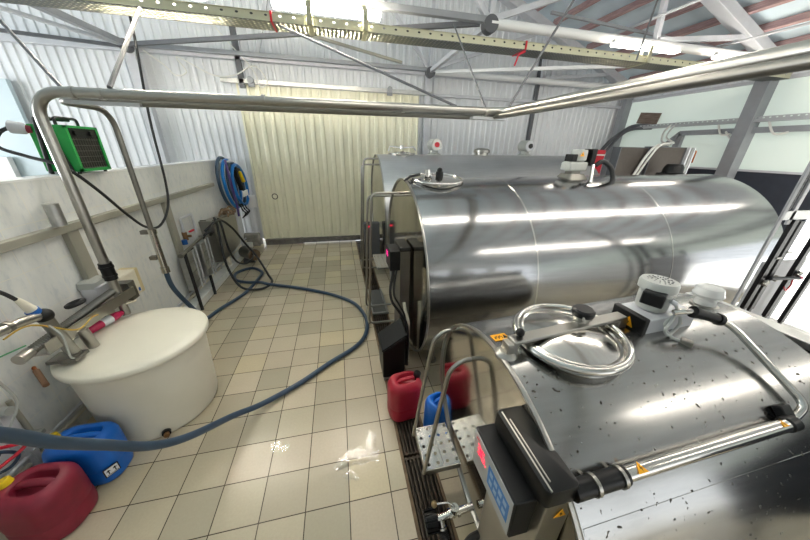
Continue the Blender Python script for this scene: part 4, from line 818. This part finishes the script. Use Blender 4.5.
t = thing('wall_cable_tray', 'grey perforated cable tray along the mint right wall', 'cable tray', (7.98, 4, 3.0)); ob('side_wall', G().box(7.93, 7.935, -2, 7.0, 2.95, 3.04), 'trayr', t); ob('base', G().box(7.935, 8.07, -2, 7.0, 2.95, 2.955), 'trayr', t)
tag(ob('leaning_plank', G().obox((8.06, 6.72, 3.20), (.03, .55, .26), (.12, .08, 0)), 'plank'), 'weathered brown board leaning on the right wall tray', 'board')
tag(ob('bent_conduit', G().tube(smooth([(8.0, 6.6, 3.02), (7.95, 7.0, 3.02), (7.9, 7.2, 2.9), (7.6, 7.3, 2.6), (7.4, 7.3, 2.2), (7.4, 7.3, 1.2), (7.4, 7.3, 0)], 8), .05, 10).tube(smooth([(8.0, 6.5, 2.96), (7.9, 6.95, 2.95), (7.8, 7.15, 2.8), (7.55, 7.2, 2.45), (7.35, 7.2, 2.1), (7.3, 7.2, 1.2), (7.3, 7.2, 0)], 8), .035, 10), 'dgrey'), 'dark bundle of conduits bending down in the far right corner', 'conduit')
tag(ob('roof_conduit', G().cyl((5.0, 5.45, 4.29), (5.0, -2, 4.29), .02), 'lgrey'), 'pale thin conduit under the roof left of the big rafter', 'conduit')
tag(ob('roof_conduit', G().cyl((6.8, 4.86, 4.12), (6.8, -2, 4.12), .02), 'lgrey'), 'pale thin conduit crossing below the big rafter at the upper right', 'conduit')
bracer((3.3, 4.8, 4.26), (7.9, 4.8, 4.045), .035, 'greyp', 'thin grey brace above the white round chord in front of the roof')
# rack right of the near tank
t = thing('steel_bench', 'pale steel ledge just behind the right end of the near tank', 'bench', (2.25, .6, 0))
ob('top', G().box(2.10, 2.20, -.6, 1.14, 1.49, 1.525), 'galv', t, bevel=.004)
ob('apron', G().box(2.12, 2.19, -.6, 1.12, .9, 1.49), 'navy', t)
for y in (-.5, 1.05): ob('leg', G().box(2.12, 2.18, y, y + .05, 0, .9), 'dull', t)
t = thing('pipe_rack', 'steel rack with black tubes and wiring beyond the near tank, before the bright gateway', 'rack', (3.7, 1.5, 0))
ob('post', G().box(3.415, 3.455, 1.495, 1.51, 0, 3.4), 'greyp', t, bevel=.004); ob('post', G().box(3.535, 3.58, 1.50, 1.515, 1.82, 3.4), 'lgrey', t, bevel=.004)
ob('chain_strip', G().box(3.462, 3.525, 1.515, 1.522, 1.93, 3.3), 'dgrey', t)
cg = G()
for k in range(30): cg.box(3.472, 3.515, 1.508, 1.516, 1.95 + k * .045, 1.978 + k * .045)
ob('chain', cg, 'black', t)
for k, (x0, z0, x1, z1, y) in enumerate(((3.60, 1.03, 3.615, 1.86, 1.5), (3.735, 1.0, 3.735, 1.84, 1.515), (3.985, .9, 4.0, 1.70, 1.5), (4.32, .78, 4.33, 1.6, 1.51))):
    g = G().bar((x0, y, .02), (x0, y, z0), .035, .018, (0, 1, 0)).bar((x0, y, z0), (x1, y, z1), .05, .03, (0, 1, 0))
    ob('black_tube', g, 'black', t)
    ob('clip', G().cyl((x0 + .02, y - .03, 1.28 + .03 * k), (x0 + .05, y - .03, 1.31 + .03 * k), .02, n=12), 'satin', t)
    ob('clip', G().box(x0 + .02, x0 + .09, y - .02, y - .01, 1.52 + .04 * k, 1.535 + .04 * k), 'dull', t)
ob('cross_tube', G().cyl((3.66, 1.47, 1.34), (4.02, 1.46, 1.32), .016), 'char', t); ob('valve_tip', G().cyl((4.02, 1.46, 1.32), (4.06, 1.46, 1.318), .018), 'pink', t)
ob('wire', G().tube(smooth([(3.95, 1.46, 1.32), (3.98, 1.46, 1.25), (3.95, 1.46, 1.2), (3.90, 1.46, 1.24)], 6), .006, 6), 'redw', t)
ob('back_panel', G().box(3.66, 4.25, 1.56, 1.57, .3, 1.46), 'lgrey', t)
ob('cross_strip', G().box(3.46, 3.95, 1.50, 1.52, 1.86, 1.93), 'galv', t)

# ------------------------------------------------------------------ light and camera
def lampfix(x, y, z, label, L=1.22, grp='fluorescent lamps'):
    t = thing('ceiling_lamp', label, 'lamp', (x, y, z), grp)
    ob('diffuser', G().box(x - L / 2, x + L / 2, y - .055, y + .055, z - .035, z), 'lampt' if y > 4 and x < 1 else 'lamp', t, bevel=.01)
    ob('housing', G().box(x - L / 2 - .01, x + L / 2 + .01, y - .028, y + .028, z, z + .045), 'white', t)
    if y < 4:
        for dx in (-.5, .5): ob('suspension_rod', G().cyl((x + dx, y, z + .03), (x + dx, y, roofz(x + dx) + .05), .006, n=6), 'galv', t)
    return t
lampfix(.02, 4.33, 3.80, 'lit fluorescent lamp at the upper left, above the yellowish tray')
lampfix(-1.9, 4.33, 3.80, 'unseen lamp added on the left end of the tray to light the aisle')  # added out of view to brighten the aisle floor, vat and left wall
lampfix(4.72, 4.33, 3.83, 'lit fluorescent lamp above the tray in front of the blue roof')
lampfix(6.75, 4.33, 3.83, 'lit fluorescent lamp farthest right, partly behind the stainless pipe')
for i, x in enumerate((.4, 2.0, 3.6, 5.2, 6.8)): lampfix(x, 1.95, 3.55, 'overhead fluorescent lamp over the aisle and tanks, in the row above the camera', 1.55)
for i, x in enumerate((3.7, 5.3, 6.9)): lampfix(x, -.65, 3.6, 'overhead fluorescent lamp in the row behind the camera', 1.55)
def area(name, loc, rot, sx, sy, e, col=(1, 1, 1)):
    l = bpy.data.lights.new(name, 'AREA'); l.shape = 'RECTANGLE'; l.size = sx; l.size_y = sy; l.energy = e; l.color = col
    o = bpy.data.objects.new(name, l); C.objects.link(o); o.location = loc; o.rotation_euler = rot; return o
area('window_daylight_left', (-9.8, 3.6, 2.6), (0, -PI / 2, 0), 2.6, 6, 150, (.93, .97, 1))
area('window_fill_front', (5.2, -6.15, 2.3), (PI / 2, 0, PI), 5.2, 2.9, 190, (.95, .98, 1))  # added fill light standing in the unseen front window
sun = bpy.data.lights.new('sun', 'SUN'); sun.energy = 6; sun.angle = .02
so = bpy.data.objects.new('sun', sun); C.objects.link(so); so.rotation_euler = (math.radians(20), math.radians(38), 0)
w = bpy.data.worlds.new('sky'); bpy.context.scene.world = w; w.use_nodes = True
w.node_tree.nodes['Background'].inputs[0].default_value = (.93, .97, 1, 1); w.node_tree.nodes['Background'].inputs[1].default_value = .7

cam = bpy.data.cameras.new('camera'); co = bpy.data.objects.new('camera', cam); C.objects.link(co)
cam.sensor_width = 36; cam.sensor_fit = 'HORIZONTAL'; cam.lens = 279.77 / 810 * 36; cam.clip_start = .02; cam.clip_end = 200
R = Matrix(((0.97524221, -0.22010218, 0.0213929), (-0.06804823, -0.39073603, -0.91798409), (0.21040927, 0.89380109, -0.39603983)))
co.matrix_world = Matrix.Translation((0, 0, 2.319)) @ Matrix((R[0], -R[1], -R[2])).transposed().to_4x4()
sc = bpy.context.scene; sc.camera = co
vs = sc.view_settings; vs.view_transform = 'Standard'; vs.look = 'None'; vs.gamma = 1; vs.use_curve_mapping = False; vs.exposure = 1.6
